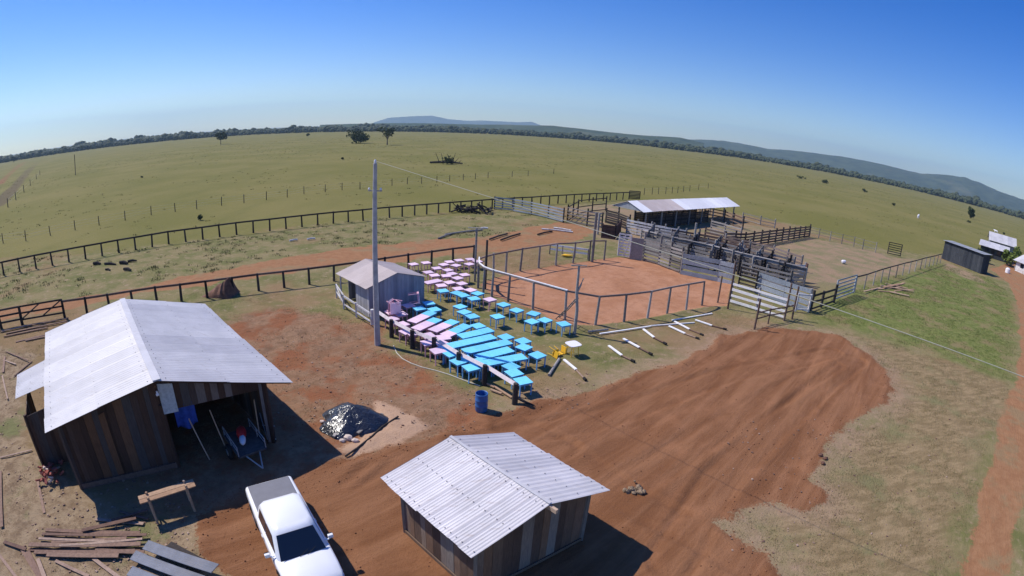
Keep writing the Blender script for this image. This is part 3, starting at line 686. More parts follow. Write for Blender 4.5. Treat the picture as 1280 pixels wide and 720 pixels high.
plank_wall('right_wall', WFR, WBR, hR, hR, M['wood_dark'], sh, width=.28, seed=6)
plank_wall('back_wall', WBR, WBL, hR, hL, M['wood_dark'], sh, gable=(1 - kf, hK), width=.28, seed=7)
for p in (WFL, WFR, WBL, WBR, lerp(WFL, WFR, .5), lerp(WFR, WBR, .5)):
    mb = MB(); mb.bar(onz(p, -.1), onz(p, hR), .16, .16); mb.build('post', M['wood_dark'], sh)
mb = MB()
for f in (.02, .25, .5, .75, .98):
    a_, b_, k_ = lerp(LF, LB, f), lerp(RF, RB, f), lerp(KF, KB, f)
    mb.bar(a_ - Vector((0, 0, .09)), k_ - Vector((0, 0, .09)), .06, .1); mb.bar(b_ - Vector((0, 0, .09)), k_ - Vector((0, 0, .09)), .06, .1)
mb.build('rafters', M['wood_dark'], sh)
mb = MB(); mb.bar(onz(WFL, .12) - bk * .06, onz(lerp(WFL, WFR, .5), .12) - bk * .06, .05, .25, .6); mb.build('base_board', M['wood_brown'], sh)
mb = MB(); q0 = lerp(WFL, WFR, .505) - bk * .045; q1 = lerp(WFL, WFR, .575) - bk * .045
mb.prism([onz(q0, 2.45), onz(q1, 2.45), onz(q1, 3.65), onz(q0, 3.75)], -bk * .015, .9); mb.build('pale_patch_board', M['wood_blue'], sh)
mb = MB(); q0 = lerp(WFL, WFR, .2) - bk * .05; q1 = lerp(WFL, WFR, .232) - bk * .05
mb.prism([onz(q0, .3), onz(q1, .3), onz(q1, 3.1), onz(q0, 3.0)], -bk * .02, .86); mb.build('orange_plank', M['wood_dark'], sh)
mb = MB(); c = onz(lerp(WFL, WFR, .495) - bk * .30, 3.45); mb.blob(c, .07, 1, .1, sub=2); mb.tube([c + Vector((0, 0, .05)), c + Vector((0, 0, .14))], .035, 8); mb.build('bulb', M['white_plastic'], sh)
# lean-to body
a_ = onz(G(56, 482, 2.9), 0); w0 = WFL + bk * 2.2; w1 = w0 + bk * 3.0
for q in (w0, w1):
    mb = MB(); mb.bar(onz(q - wv * 1.7, 0), onz(q - wv * 1.7, 2.55), .12, .12); mb.build('lean_to_post', M['wood_dark'], sh)
plank_wall('lean_to_wall', w0 - wv * 1.7, w0, 2.45, 2.8, M['wood_dark'], sh, seed=9)
plank_wall('lean_to_wall', w1 - wv * 1.7, w0 - wv * 1.7, 2.45, 2.45, M['wood_dark'], sh, seed=10)

# ---------- small plank shed at the bottom
ze, zr2 = 2.2, 3.02
A_, B_, C_, D_ = G(476, 597, ze), G(590, 697, ze), G(762, 613, ze), G(641, 541, ze); K1, K0 = G(688, 630, zr2), G(563, 546, zr2)
og = onz((A_ + B_ + C_ + D_) / 4, 0)
s2 = thing('plank_hut', 'small mixed plank hut with white corrugated roof at the bottom centre', 'shed', og)
o = roof_sheet('roof', B_, A_, K0, K1, [M['roof_white'], M['screw']], s2, sheet=.50, wave=.1, amp=.006); o['label'] = 'near left roof slope with lapped sheets and screw heads'
o = roof_sheet('roof', C_, D_, K0, K1, [M['roof_white'], M['screw']], s2, sheet=.80, wave=.2, amp=.007); o['label'] = 'far right roof slope'
wv = onz(C_ - B_, 0).normalized(); bk = onz(A_ - B_, 0).normalized()
FL = onz(B_, 0) + wv * .42 + bk * .38; FR = onz(C_, 0) - wv * .42 + bk * .38; BL = onz(A_, 0) + wv * .42 - bk * .45; BR = onz(D_, 0) - wv * .42 - bk * .4
hw = ze + .42 / 2.45 * .82 - .05
plank_wall('front_wall', FL, FR, hw, hw, M['wood_mix'], s2, gable=(.5, zr2 - .06), width=.34, seed=21)
plank_wall('left_wall', BL, FL, hw, hw, M['wood_mix'], s2, width=.30, seed=27, skip=[(.25, .9, 1.5, hw + .1)])
plank_wall('right_wall', FR, BR, hw, hw, M['wood_mix'], s2, width=.30, seed=23)
plank_wall('back_wall', BR, BL, hw, hw, M['wood_mix'], s2, gable=(.5, zr2 - .06), width=.30, seed=24)
mb = MB(); mb.bar(lerp(K1, K0, -.06) - Vector((0, 0, .12)), lerp(K1, K0, 1.02) - Vector((0, 0, .12)), .09, .14); mb.build('ridge_beam', M['wood_new'], s2)
mb = MB(); mb.bar(K0 + Vector((0, 0, .035)), K1 + Vector((0, 0, .035)), .10, .02, .6); mb.build('ridge_cap', M['roof_zinc'], s2)
mb = MB(); mb.bar(onz(FL, .06) - bk * .03, onz(FR, .06) - bk * .03, .04, .12, .3); mb.bar(onz(BL, .06) - wv * .03, onz(FL, .06) - wv * .03, .04, .12, .3); mb.build('base_board', M['wood_mix'], s2)
for q in (FL, FR, BL, BR):
    mb = MB(); mb.bar(onz(q, -.1), onz(q, hw - .05), .1, .1); mb.build('corner_post', M['wood_mix'], s2)

# ---------- grey hut behind the utility pole
ze, zr3 = 2.1, 2.8
A3, B3, C3 = G(420, 342, ze), G(457, 361.5, ze), G(534, 346, ze); D3 = A3 + (C3 - B3); K31, K30 = onz((B3 + C3) / 2, zr3), onz((A3 + D3) / 2, zr3)
s3 = thing('grey_hut', 'little grey plank hut with dusty cream roof behind the utility pole', 'hut', onz((A3 + C3) / 2, 0))
o = roof_sheet('roof', B3, A3, K30, K31, [M['roof_cream'], M['screw']], s3, sheet=1.0, screws=False); o['label'] = 'sunlit cream roof slope'
o = roof_sheet('roof', C3, D3, K30, K31, [M['roof_cream'], M['screw']], s3, sheet=1.0, screws=False); o['label'] = 'duller far roof slope'
wv = onz(C3 - B3, 0).normalized(); bk = onz(A3 - B3, 0).normalized()
FL = onz(B3, 0) + wv * .3 + bk * .12; FR = onz(C3, 0) - wv * .15 + bk * .12; BR = onz(D3, 0) - wv * .15 - bk * .1; BL = onz(A3, 0) + wv * .3 - bk * .1; hw = ze - .02
plank_wall('gable_wall', FL, FR, hw, hw, M['hut_shade'], s3, gable=(.5, zr3 - .05), width=.2, seed=31)
plank_wall('side_wall', lerp(FL, BL, .45), FL, hw, hw, M['hut_lit'], s3, width=.2, seed=32)
plank_wall('back_wall', BR, BL + wv * .6, hw, hw, M['hut_shade'], s3, gable=(.5, zr3 - .05), width=.2, seed=33)
plank_wall('far_wall', FR, BR, hw, hw, M['hut_shade'], s3, width=.2, seed=34)
plank_wall('inner_wall', lerp(FL, BL, .45) + wv * 1.6, lerp(FL, BL, .45), hw, hw, M['hut_shade'], s3, width=.2, seed=35)
mb = MB(); mb.bar(onz(BL, 0), onz(BL, hw + .03), .1, .1); mb.build('porch_post', M['white_worn'], s3)
pr = thing('porch_rail', 'short white timber rail around the open side of the grey hut', 'railing', onz(BL, 0))
pa, pb, pc = G(421, 372), G(430, 386), G(463, 408)
for q in (pa, pb, lerp(pb, pc, .5)):
    mb = MB(); mb.bar(onz(q, 0), onz(q, 1.05), .1, .1); mb.build('post', M['white_worn'], pr)
mb = MB(); mb.bar(onz(pa, 1.0), onz(pb, 1.0), .05, .12); mb.bar(onz(pb, .95), onz(pc, .9), .05, .12); mb.build('top_rail', M['white_worn'], pr)
mb = MB(); mb.bar(onz(pa, .45), onz(pb, .4), .05, .10); mb.bar(onz(pb, .35), onz(pc, .35), .05, .10); mb.bar(onz(pa, .9), onz(pb, .3), .05, .08); mb.build('lower_rail', M['white_worn'], pr)

# ---------- long open cattle barn
zb, zk = 2.65, 3.75
E0, E1 = G(804.5, 265.5, zb), G(925, 258, zb); Q0, Q1 = G(777, 251.5, zk), G(906, 246.5, zk)
ax = onz(E1 - E0, 0).normalized(); off = onz(Q0 - E0, 0); sidev = off - ax * off.dot(ax); hwid = sidev.length; sd = sidev.normalized()
Lb = (onz(E1, 0) - onz(E0, 0)).length; Q0 = onz(onz(E0, 0) + sd * hwid, zk); Q1 = onz(onz(E1, 0) + sd * hwid, zk); H0 = onz(onz(E0, 0) + sd * 2 * hwid, zb); H1 = onz(onz(E1, 0) + sd * 2 * hwid, zb)
bn = thing('cattle_barn', 'long open cattle barn with bright white roof on timber posts', 'barn', onz((E0 + H1) / 2, 0))
o = roof_sheet('roof', E0, E1, Q1, Q0, [M['roof_barn'], M['screw'], M['roof_cream']], bn, sheet=2.2, wave=.4, amp=.02, screws=False, alt=(1, 2, 3, 4))
o['label'] = 'white front roof slope with rusty streaks at its left part'
roof_sheet('roof', H0, H1, Q1, Q0, [M['roof_barn'], M['screw']], bn, sheet=2.2, wave=.4, amp=.02, screws=False)
for i in range(8):
    for sgn in (0, 1):
        p = lerp(onz(E0, 0), onz(E1, 0), (i + .35) / 7.7) + sd * (.5 if sgn == 0 else 2 * hwid - .5)
        mb = MB(); mb.tube([p, onz(p, zb + .1)], .13, 8); mb.build('post', M['wood_grey'], bn)
mb = MB(); 
for k in (.5, 2 * hwid - .5): mb.bar(onz(onz(E0, 0) + sd * k, zb + .02), onz(onz(E1, 0) + sd * k, zb + .02), .12, .16)
mb.bar(Q0 - Vector((0, 0, .15)), Q1 - Vector((0, 0, .15)), .12, .18); mb.build('beams', M['wood_grey'], bn)
mb = MB(); g0, g1, g2 = onz(E0, zb) + ax * .15, onz(H0, zb) + ax * .15, Q0 + ax * .15 - Vector((0, 0, .08))
mb.prism([g0, g1, g2], ax * .06, .4); mb.build('gable_panel', M['aluminium'], bn)
mb = MB()
for i in range(1, 12):
    f = i / 12; a_ = lerp(E0, E1, f); k_ = lerp(Q0, Q1, f); b_ = lerp(H0, H1, f)
    mb.bar(a_ - Vector((0, 0, .1)), k_ - Vector((0, 0, .1)), .08, .12); mb.bar(b_ - Vector((0, 0, .1)), k_ - Vector((0, 0, .1)), .08, .12)
mb.build('rafters', M['wood_grey'], bn)
# chute box of solid boards; its black also stands for the barn's inner shadow
cb = thing('cattle_chute', 'solid sided cattle chute, blackened to show the shade under the barn roof', 'cattle chute', onz(lerp(E0, E1, .35) + sd * 2.5, 0))
for k in (1.2, 3.6):
    a_, b_ = lerp(onz(E0, 0), onz(E1, 0), .10) + sd * k, lerp(onz(E0, 0), onz(E1, 0), .68) + sd * k
    mb = MB()
    for j in range(6): mb.bar(onz(a_, .25 + j * .3), onz(b_, .25 + j * .3), .05, .27)
    mb.build('side', M['wood_black'], cb)
    for i in range(9):
        p = lerp(a_, b_, i / 8); mb = MB(); mb.bar(onz(p, 0), onz(p, 2.1), .16, .16); mb.build('post', M['wood_black'], cb)

# ---------- far right farm buildings
def box_shed(name, label, cat, p0, p1, depth, h0, h1, wallm, roofm, over=.35):
    p0, p1 = onz(p0, 0), onz(p1, 0); d = (p1 - p0).normalized(); n = Vector((-d.y, d.x, 0))
    t_ = thing(name, label, cat, lerp(p0, p1, .5)); q0, q1 = p0 + n * depth, p1 + n * depth
    plank_wall('front_wall', p0, p1, h0, h0, wallm, t_, width=.5, seed=51); plank_wall('back_wall', q1, q0, h1, h1, wallm, t_, width=.5, seed=52)
    plank_wall('side_wall', p1, q1, h0, h1, wallm, t_, width=.5, seed=53); plank_wall('side_wall', q0, p0, h1, h0, wallm, t_, width=.5, seed=54)
    roof_sheet('roof', onz(p0 - d * over - n * over, h0 + .1), onz(p1 + d * over - n * over, h0 + .1), onz(q1 + d * over + n * over, h1 + .1), onz(q0 - d * over + n * over, h1 + .1), [roofm, M['screw']], t_, sheet=1.5, wave=.3, screws=False)
    return t_
a0, a1 = G(1177, 323), G(1225, 342); zt = top_z((1231, 343.5), (1231, 318))
box_shed('long_shed', 'long dark walled shed with grey lean roof at the right, by the farm track', 'shed', a0, a1, 2.6, zt * .97, zt, M['wood_night'], M['aluminium'])
def gable_house(name, label, front0, front1, depth, hw_, hk, wallm, roofm):
    p0, p1 = onz(front0, 0), onz(front1, 0); d = (p1 - p0).normalized(); n = Vector((-d.y, d.x, 0)); q0, q1 = p0 + n * depth, p1 + n * depth
    t_ = thing(name, label, 'house', lerp(p0, q1, .5))
    for nm, a_, b_, g_ in (('front_wall', p0, p1, None), ('side_wall', p1, q1, 1), ('back_wall', q1, q0, None), ('side_wall', q0, p0, 1)):
        mb = MB()
        pts = [onz(a_, 0), onz(b_, 0), onz(b_, hw_)] + ([onz(lerp(a_, b_, .5), hk - .1)] if g_ else []) + [onz(a_, hw_)]
        mb.prism(pts, Vector((-(b_ - a_).normalized().y, (b_ - a_).normalized().x, 0)) * .15, .5); mb.build(nm, wallm, t_)
    k0, k1 = onz(lerp(p0, q0, .5) - d * .6, hk), onz(lerp(p1, q1, .5) + d * .6, hk); ov = .7; sl = (hk - hw_) / (depth / 2)
    roof_sheet('roof', onz(p0 - d * .6 - n * ov, hw_ - sl * ov), onz(p1 + d * .6 - n * ov, hw_ - sl * ov), k1, k0, [roofm, M['screw']], t_, sheet=1.5, wave=.3, screws=False)
    roof_sheet('roof', onz(q0 - d * .6 + n * ov, hw_ - sl * ov), onz(q1 + d * .6 + n * ov, hw_ - sl * ov), k1, k0, [roofm, M['screw']], t_, sheet=1.5, wave=.3, screws=False)
    for f in (.25, .7):
        c = lerp(p0, p1, f) - n * .03; w_ = thing_part = MB(); w_.bar(onz(c, 1.5) - d * .5, onz(c, 1.5) + d * .5, .06, .9, .2); w_.build('window', M['glass'], t_)
    c = lerp(p0, p1, .48) - n * .03; mb = MB(); mb.bar(onz(c, 1.0) - d * .42, onz(c, 1.0) + d * .42, .06, 2.0, .2); mb.build('door', M['wood_black'], t_)
    return t_
gable_house('farm_house', 'pale roofed farm house beyond the long dark shed', G(1224, 318), G(1256, 328), 7, 2.5, 3.4, M['wood_night'], M['roof_zinc'])
gable_house('farm_house', 'grey gabled house just behind the pale roofed farm house', G(1236, 311), G(1266, 320), 8, 2.8, 4.6, M['panel_dark'], M['roof_zinc'])
gable_house('side_house', 'low pale house at the right edge behind the bushy tree', G(1268, 338), G(1300, 352), 6, 2.4, 3.6, M['white_worn'], M['roof_white'])
t_ = thing('water_tank', 'round white water tank on the ground by the bushy tree', 'tank', G(1259, 341)); c = G(1259, 341)
mb = MB(); mb.tube([c, c + Vector((0, 0, .8)), c + Vector((0, 0, .95))], [.55, .55, .35], 16); mb.build('tank_body', M['white_plastic'], t_, smooth=False)
mb = MB(); mb.tube([c + Vector((0, 0, .95)), c + Vector((0, 0, 1.02))], .3, 16); mb.build('lid', M['white_plastic'], t_)
mb = MB(); a_, b_ = G(1268, 336), G(1300, 350)
for j in range(4): mb.bar(onz(a_, .15 + j * .2), onz(b_, .15 + j * .2), .2, .18)
o = single('low_wall', mb, M['wood_grey'], 'low pale timber wall at the right edge beside the track', 'wall', a_)

# ---------- trees and shrubs
def cards(mb, c, r, n, sz, rnd, up=.3):
    for _ in range(n):
        th = rnd.uniform(0, 2 * PI); ph = math.acos(rnd.uniform(-1, 1)); q = r * rnd.random() ** .4
        p = Vector((c[0] + q * math.sin(ph) * math.cos(th), c[1] + q * math.sin(ph) * math.sin(th), c[2] + q * .8 * math.cos(ph)))
        a = Vector((rnd.gauss(0, 1), rnd.gauss(0, 1), rnd.gauss(0, .6))).normalized(); b = a.cross(Vector((rnd.gauss(0, 1), rnd.gauss(0, 1), rnd.gauss(0, 1)))).normalized(); s_ = sz * rnd.uniform(.6, 1.3)
        mb.add([p - a * s_, p + b * s_ * .6, p + a * s_, p - b * s_ * .6], [(0, 1, 2, 3)], rnd.random())
def tree(label, p, h, cw, seed, m_=None, trunk_h=.35, clumps=9, dens=70, sz=.35, group=None, name='tree', cat='tree'):
    rnd = random.Random(seed); p = Vector((p.x, p.y, HGT(p.x, p.y) if math.hypot(p.x, p.y) < 100 else -.03)); t_ = thing(name, label, cat, p, group)
    tr = MB(); top = p + Vector((rnd.uniform(-.3, .3), rnd.uniform(-.3, .3), h * .75)); fork = lerp(p, top, trunk_h)
    tr.tube([p, lerp(p, fork, .5), fork, top], [h * .035, h * .028, h * .024, h * .008], 8)
    fo = MB()
    for i in range(clumps):
        a = 2 * PI * i / clumps + rnd.uniform(-.4, .4); rr = cw * .5 * rnd.uniform(.25, .85); z = h * rnd.uniform(trunk_h + .1, .9); c = p + Vector((rr * math.cos(a), rr * math.sin(a), z))
        tr.tube([lerp(fork, top, rnd.uniform(0, .5)), lerp(fork, c, .6) + Vector((0, 0, .1)), c], [h * .014, h * .009, h * .004], 5)
        cards(fo, c, cw * rnd.uniform(.17, .27), dens, sz, rnd)
    tr.build('trunk', M['trunk'], t_); fo.build('crown', m_ or M['leaf'], t_); return t_
def px_h(base, top): return top_z(base, top)
def TREE(label, base, topy, wpx, seed, **kw):
    g = G(*base); d = math.hypot(g.x, g.y); h = px_h(base, (base[0], topy)); cw = 2 * wpx / 2 / FPX * math.hypot(d, CAM_H)
    return tree(label, g, h, cw, seed, **kw)
TREE('lone round dark tree in the pasture at the upper left', (276, 180.5), 165, 15, 1, clumps=11, dens=60, sz=.9)
TREE('broad low dark clump of trees in mid pasture, left of the taller tree', (448, 179), 165, 27, 2, clumps=16, dens=70, sz=.8, trunk_h=.15)
TREE('tall open crowned tree in mid pasture with a leaning top', (484, 181), 155, 22, 3, clumps=9, dens=32, sz=.8, trunk_h=.3)
TREE('small dark round tree in the right pasture above the farm house', (1212.5, 273), 259, 10, 4, clumps=12, dens=90, sz=.7, trunk_h=.12)
TREE('bushy yellow green tree beside the farm house', (1264, 333), 309, 26, 5, m_=M['leaf_bright'], clumps=14, dens=90, sz=.35, trunk_h=.2)
TREE('dark green garden tree in front of the farm house', (1228, 327), 312, 22, 6, clumps=10, dens=60, sz=.3, trunk_h=.2)
TREE('young green tree between the long shed and the farm house', (1212, 322), 311, 12, 7, clumps=7, dens=40, sz=.3, trunk_h=.2)
TREE('small round tree at the foot of the long hill, on the right', (1200, 252), 245, 8, 8, clumps=8, dens=40, sz=1.2)
TREE('dark tree in the forest edge at the far left', (17, 203), 196, 7, 9, clumps=8, dens=40, sz=1.2)
TREE('lone tiny tree before the forest edge, left of the upper centre', (385, 172), 167, 5, 10, clumps=6, dens=30, sz=.8)
def bush(label, px, py, w_, hpx, seed, m_=None, name='bush', sz=.12):
    g = G(px, py); d = math.hypot(math.hypot(g.x, g.y), CAM_H); rnd = random.Random(seed); ww = w_ / FPX * d; hh = max(.3, px_h((px, py), (px, py - hpx)))
    g.z = -.03; t_ = thing(name, label, 'bush', g); fo = MB(); tr = MB()
    for i in range(6):
        c = g + Vector((rnd.uniform(-.35, .35) * ww, rnd.uniform(-.3, .3) * ww, hh * rnd.uniform(.25, .75)))
        tr.tube([g, lerp(g, c, .6), c], [hh * .04, hh * .03, hh * .01], 5); cards(fo, c, max(.18, min(ww, hh * 1.6) * .3), 60, max(sz, hh * .14), rnd)
    tr.build('stems', M['trunk'], t_); fo.build('foliage', m_ or M['leaf'], t_); return t_
bush('small grey green shrub inside the pasture behind the far rail fence', 251, 275, 6, 9, 1, sz=.14)
bush('dark speck of a bush in the upper left pasture', 177, 222, 3, 2.5, 2)
bush('low dark bush in mid pasture left of the utility pole top', 428, 199.5, 4, 3.2, 3)
bush('flat dark bush in the right pasture, the widest of them', 1002, 223.5, 17, 3.4, 4)
bush('reddish dark bush in the right pasture, second from the barn side', 1031, 229, 9, 5, 5)
bush('dark round bush in the right pasture, third from the barn side', 1080.5, 240, 8, 4, 6)
bush('little dark bush in the right pasture nearest the pale animal', 1116.5, 257, 5, 3.6, 7)
bush('dark bush just below the small round tree on the right', 1211, 278, 6, 3, 8)
bush('tiny dark bush between the small round tree and the farm house', 1255, 293, 4, 3, 9)
# fallen tree in the pasture
g = G(556, 205); t_ = thing('fallen_tree', 'dark fallen tree with bare limbs lying in the middle of the pasture', 'dead tree', g); mb = MB(); rnd = random.Random(5)
mb.tube([g + Vector((-5, 0, .4)), g + Vector((0, .5, .7)), g + Vector((6, -1, .5))], [.3, .45, .2], 7)
for i in range(9):
    x = rnd.uniform(-2, 5); mb.tube([g + Vector((x, 0, .6)), g + Vector((x + rnd.uniform(-2, 2), rnd.uniform(-2, 2), rnd.uniform(1, 4)))], [.15, .04], 5)
mb.build('branches', M['char'], t_); mb = MB(); cards(mb, g + Vector((1, 0, 1.2)), 2.2, 160, .4, rnd); mb.build('dead_leaves', M['weed'], t_)

# pale cow in the right pasture
def cow(label, px, py, hpx, face, m_):
    g = G(px, py); g.z = -.03; k = max(1.0, px_h((px, py), (px, py - hpx))) / 1.45
    bm = bmesh.new(); L_ = bm.verts.layers.skin
    me = bpy.data.meshes.new('cow'); V = []; E = []; Rr = []
    def v(x, y, z, r): V.append((x * k, y * k, z * k)); Rr.append(r * k); return len(V) - 1
    hip = v(-.75, 0, 1.05, .30); mid = v(0, 0, 1.0, .36); sho = v(.65, 0, 1.1, .32); nk = v(1.0, 0, 1.25, .2); hd = v(1.3, 0, 1.3, .16); mz = v(1.62, 0, 1.12, .10)
    E += [(hip, mid), (mid, sho), (sho, nk), (nk, hd), (hd, mz)]
    for s_ in (-1, 1):
        a = v(-.8, .2 * s_, .72, .16); b2 = v(-.92, .2 * s_, .45, .085); c2 = v(-.85, .2 * s_, .04, .06); E += [(hip, a), (a, b2), (b2, c2)]
        a = v(.62, .2 * s_, .70, .13); b2 = v(.64, .2 * s_, .42, .08); c2 = v(.62, .2 * s_, .04, .06); E += [(sho, a), (a, b2), (b2, c2)]
        e_ = v(1.22, .25 * s_, 1.38, .04); E.append((hd, e_))
    tl = v(-1.08, 0, .95, .04); tl2 = v(-1.12, 0, .5, .03); E += [(hip, tl), (tl, tl2)]
    me.from_pydata(V, E, []); o = bpy.data.objects.new('cow', me); C.objects.link(o); o.location = g; o.rotation_euler.z = face
    o.modifiers.new('skin', 'SKIN'); sv = me.skin_vertices[0].data
    for i, r in enumerate(Rr): sv[i].radius = (r, r)
    sv[hip].use_root = True
    ss = o.modifiers.new('sub', 'SUBSURF'); ss.levels = ss.render_levels = 1
    me.materials.append(m_); tag(o, label, 'cow'); bm.free(); return o
cow('white cow standing alone in the right pasture', 1147.5, 273, 5.5, .7, M['white_plastic'])
cow('white cow at the far right, above the farm house roof', 1244.5, 291, 4, 2.0, M['white_plastic'])
TREE('tiny dark tree just in front of the forest belt at the upper left', (81, 191.5), 188.5, 3, 12, clumps=6, dens=30, sz=.8)

# ================================================================== FENCES
ORD = ['first', 'second', 'third', 'fourth', 'fifth', 'sixth', 'seventh', 'eighth', 'ninth', 'tenth', 'eleventh', 'twelfth', 'thirteenth', 'fourteenth', 'fifteenth', 'sixteenth', 'seventeenth', 'eighteenth', 'nineteenth', 'twentieth', 'twenty-first', 'twenty-second', 'twenty-third', 'twenty-fourth', 'twenty-fifth', 'twenty-sixth', 'twenty-seventh', 'twenty-eighth', 'twenty-ninth', 'thirtieth']
def run_points(runs):
    out = []
    for a, b, n in runs:
        for k in range(n): out.append(lerp(a, b, k / n))
    out.append(runs[-1][1]); return out
def rail_fence(name, label, posts, h, rails, pm, rm, pr_=.075, cat='fence', railw=.06, railh=.12, seed=0, square=False, lean=.02, over=.04):
    """posts: list of base points; rails: heights of the rails between neighbouring posts"""
    rnd = random.Random(seed); t_ = thing(name, label, cat, onz(posts[0], 0)); tops = []
    for p in posts:
        z0 = HGT(p.x, p.y); l = Vector((rnd.gauss(0, lean), rnd.gauss(0, lean), 0)) * h; hh = h * rnd.uniform(.97, 1.03); mb = MB()
        if square: mb.bar(onz(p, z0 - .1), onz(p, z0 + hh + over) + l, pr_ * 2, pr_ * 2)
        else: mb.tube([onz(p, z0 - .1), onz(p, z0 + hh * .5) + l * .5, onz(p, z0 + hh + over) + l], [pr_ * 1.08, pr_, pr_ * .9], 8)
        mb.build('post', pm, t_); tops.append((onz(p, z0), l, hh))
    for r in rails:
        mb = MB()
        for (p, l, _), (q, l2, _2) in zip(tops, tops[1:]):
            a = p + l * (r / h) + Vector((0, 0, r)); b = q + l2 * (r / h) + Vector((0, 0, r)); e = (b - a).normalized() * .05
            mb.bar(a - e, b + e, railw, railh)
        mb.build('rail', rm, t_)
    return t_
def board_fence(name, label, pts, h, nb, pm, bm_, step=2.4, bh=.16, cat='fence', seed=0, gapfirst=.2, solid=False, top_cap=False, pw=.16, extra=.2):
    """cattle yard fence: square posts and nb wide horizontal boards per bay (each board line is a part)"""
    bh *= 1.2; rnd = random.Random(seed); P_ = [onz(p, 0) for p in polyline(pts, step)]; t_ = thing(name, label, cat, P_[0])
    for p in P_:
        mb = MB(); mb.bar(onz(p, -.1), onz(p, h + extra * rnd.uniform(.2, 1.8)), pw * 1.15, pw * 1.15); mb.build('post', pm, t_)
    for j in range(nb):
        z = gapfirst + (h - gapfirst - bh / 2) * j / max(1, nb - 1); mb = MB()
        for a, b in zip(P_, P_[1:]):
            n = Vector((-(b - a).normalized().y, (b - a).normalized().x, 0)) * (pw / 2 + .025) * -1
            mb.bar(onz(a, z + rnd.uniform(-.03, .03)) + n, onz(b, z + rnd.uniform(-.03, .03)) + n, .035, bh * rnd.uniform(.85, 1.1))
        mb.build('board', bm_, t_)
    if top_cap:
        mb = MB()
        for a, b in zip(P_, P_[1:]): mb.bar(onz(a, h + .08), onz(b, h + .08), .38, .05)
        mb.build('cap_board', top_cap, t_)
    return t_
def gate(label, a, b, h, nb, m_, diag=True, name='gate', bh=.12, lo=.25, square=.12):
    a, b = onz(a, 0), onz(b, 0); t_ = thing(name, label, 'gate', a); mb = MB()
    for q in (a, b):
        mb = MB(); mb.bar(onz(q, lo - .1), onz(q, h + .05), square, square); mb.build('upright', m_, t_)
    mb = MB()
    for j in range(nb): z = lo + (h - lo) * j / (nb - 1); mb.bar(onz(a, z), onz(b, z), .04, bh)
    mb.build('boards', m_, t_)
    if diag:
        mb = MB(); mb.bar(onz(a, lo), onz(lerp(a, b, .5), h), .06, .1); mb.bar(onz(lerp(a, b, .5), lo), onz(b, h), .06, .1); mb.build('brace', m_, t_)
    return t_
# far rail fence
f0, f1, f2, f3, f4 = G(5, 343.7), G(211, 305), G(454, 275.5), G(615, 260.5), G(786, 249)
ext = f0 + (f0 - f1) * .4
rail_fence('rail_fence', 'long dark single rail fence between the yard and the pasture', run_points([(ext, f0, 4), (f0, f1, 10), (f1, f2, 12), (f2, f3, 11), (f3, f4, 17)]), 1.5, [1.46], M['wood_black'], M['wood_black'], .11, railh=.18, railw=.10, seed=1)
gate('dark panel gate at the far end of the pasture rail fence', f4, G(799.5, 250), 1.7, 6, M['wood_black'], False, bh=.2)
# near rail fence
n0, n1, n2, n3 = G(81, 397), G(227, 376.5), G(417.5, 350.5), G(592, 324)
rail_fence('rail_fence', 'dark single rail fence along the dirt road behind the plank shed', run_points([(n0, n1, 5), (n1, n2, 6), (n2, n3, 6)]), 1.38, [1.33], M['wood_black'], M['wood_brown'], .105, railh=.16, railw=.09, seed=2)
g0, g1 = G(2, 411), G(28, 406)
rail_fence('rail_fence', 'short dark three rail fence piece at the left edge by the timber gate', [g0 + (g0 - g1) * 1.5, g0, g1], 1.45, [.45, .95, 1.42], M['wood_black'], M['wood_black'], .13, railh=.14, railw=.08, seed=3)
gate('dark three rail gate with diagonal braces at the left behind the plank shed', g1, n0, 1.42, 3, M['wood_black'], name='timber_gate', bh=.13, lo=.4)
# round pen
arc = GP([(598, 352), (597.5, 360), (604, 366), (614.5, 370.5), (635, 377), (666, 386.5), (706, 399), (744, 406), (780, 402), (809, 398), (833.6, 392.5), (857.5, 387.5), (877.5, 381)])
back = GP([(755, 325), (736, 326), (716, 329), (694.5, 332.3), (673, 335.5), (650, 339), (632, 342.5), (617, 346), (606, 349)])
rail_fence('pen_fence', 'rounded fence of grey posts with a top rail around the orange sand arena', back + arc, 2.05, [2.02], M['wood_grey'], M['wood_brown2'], .09, railh=.12, railw=.10, seed=4, lean=.035, cat='fence')
mb = MB(); aw = arc[:7]
for a, b in zip(aw, aw[1:]): mb.bar(onz(a, 2.09), onz(b, 2.09), .10, .07)
o = mb.build('top_pole', M['white_wood'], bpy.data.objects['pen_fence']); o['label'] = 'whitewashed part of the top rail'
# timber wire fence in the pasture
wp = [G(-20, 306), G(4, 304), G(32.5, 301), G(63, 294), G(94, 287.5), G(124, 281.5), G(156.5, 275.5), G(189, 268.5), G(219, 264.5), G(246, 261), G(277, 256.5), G(305, 253.5), G(333, 250), G(359, 246.5), G(380, 242.5), G(406.5, 240), G(427.5, 237.5), G(450, 236.5), G(490, 232), G(509, 230), G(527, 229.5), G(546, 228), G(562, 226.5), G(579, 225), G(594, 224), G(610, 222.5), G(640, 221), G(660, 220), G(692, 217)]
rail_fence('wire_fence', 'faint wire fence on thin posts crossing the pasture behind the rail fence', wp, 1.45, [.5, .9, 1.3], M['wood_black'], M['steel'], .07, railw=.012, railh=.012, seed=5)
wp = [G(805, 243.5), G(815, 243), G(823, 242.5), G(832, 242), G(840, 241.5), G(847, 241), G(854, 240), G(862, 239), G(873, 237), G(885, 235.5)]
rail_fence('wire_fence', 'faint wire fence on thin posts behind the cattle barn roof', wp, 1.6, [.8, 1.4], M['wood_black'], M['steel'], .07, railw=.012, railh=.012, seed=6)
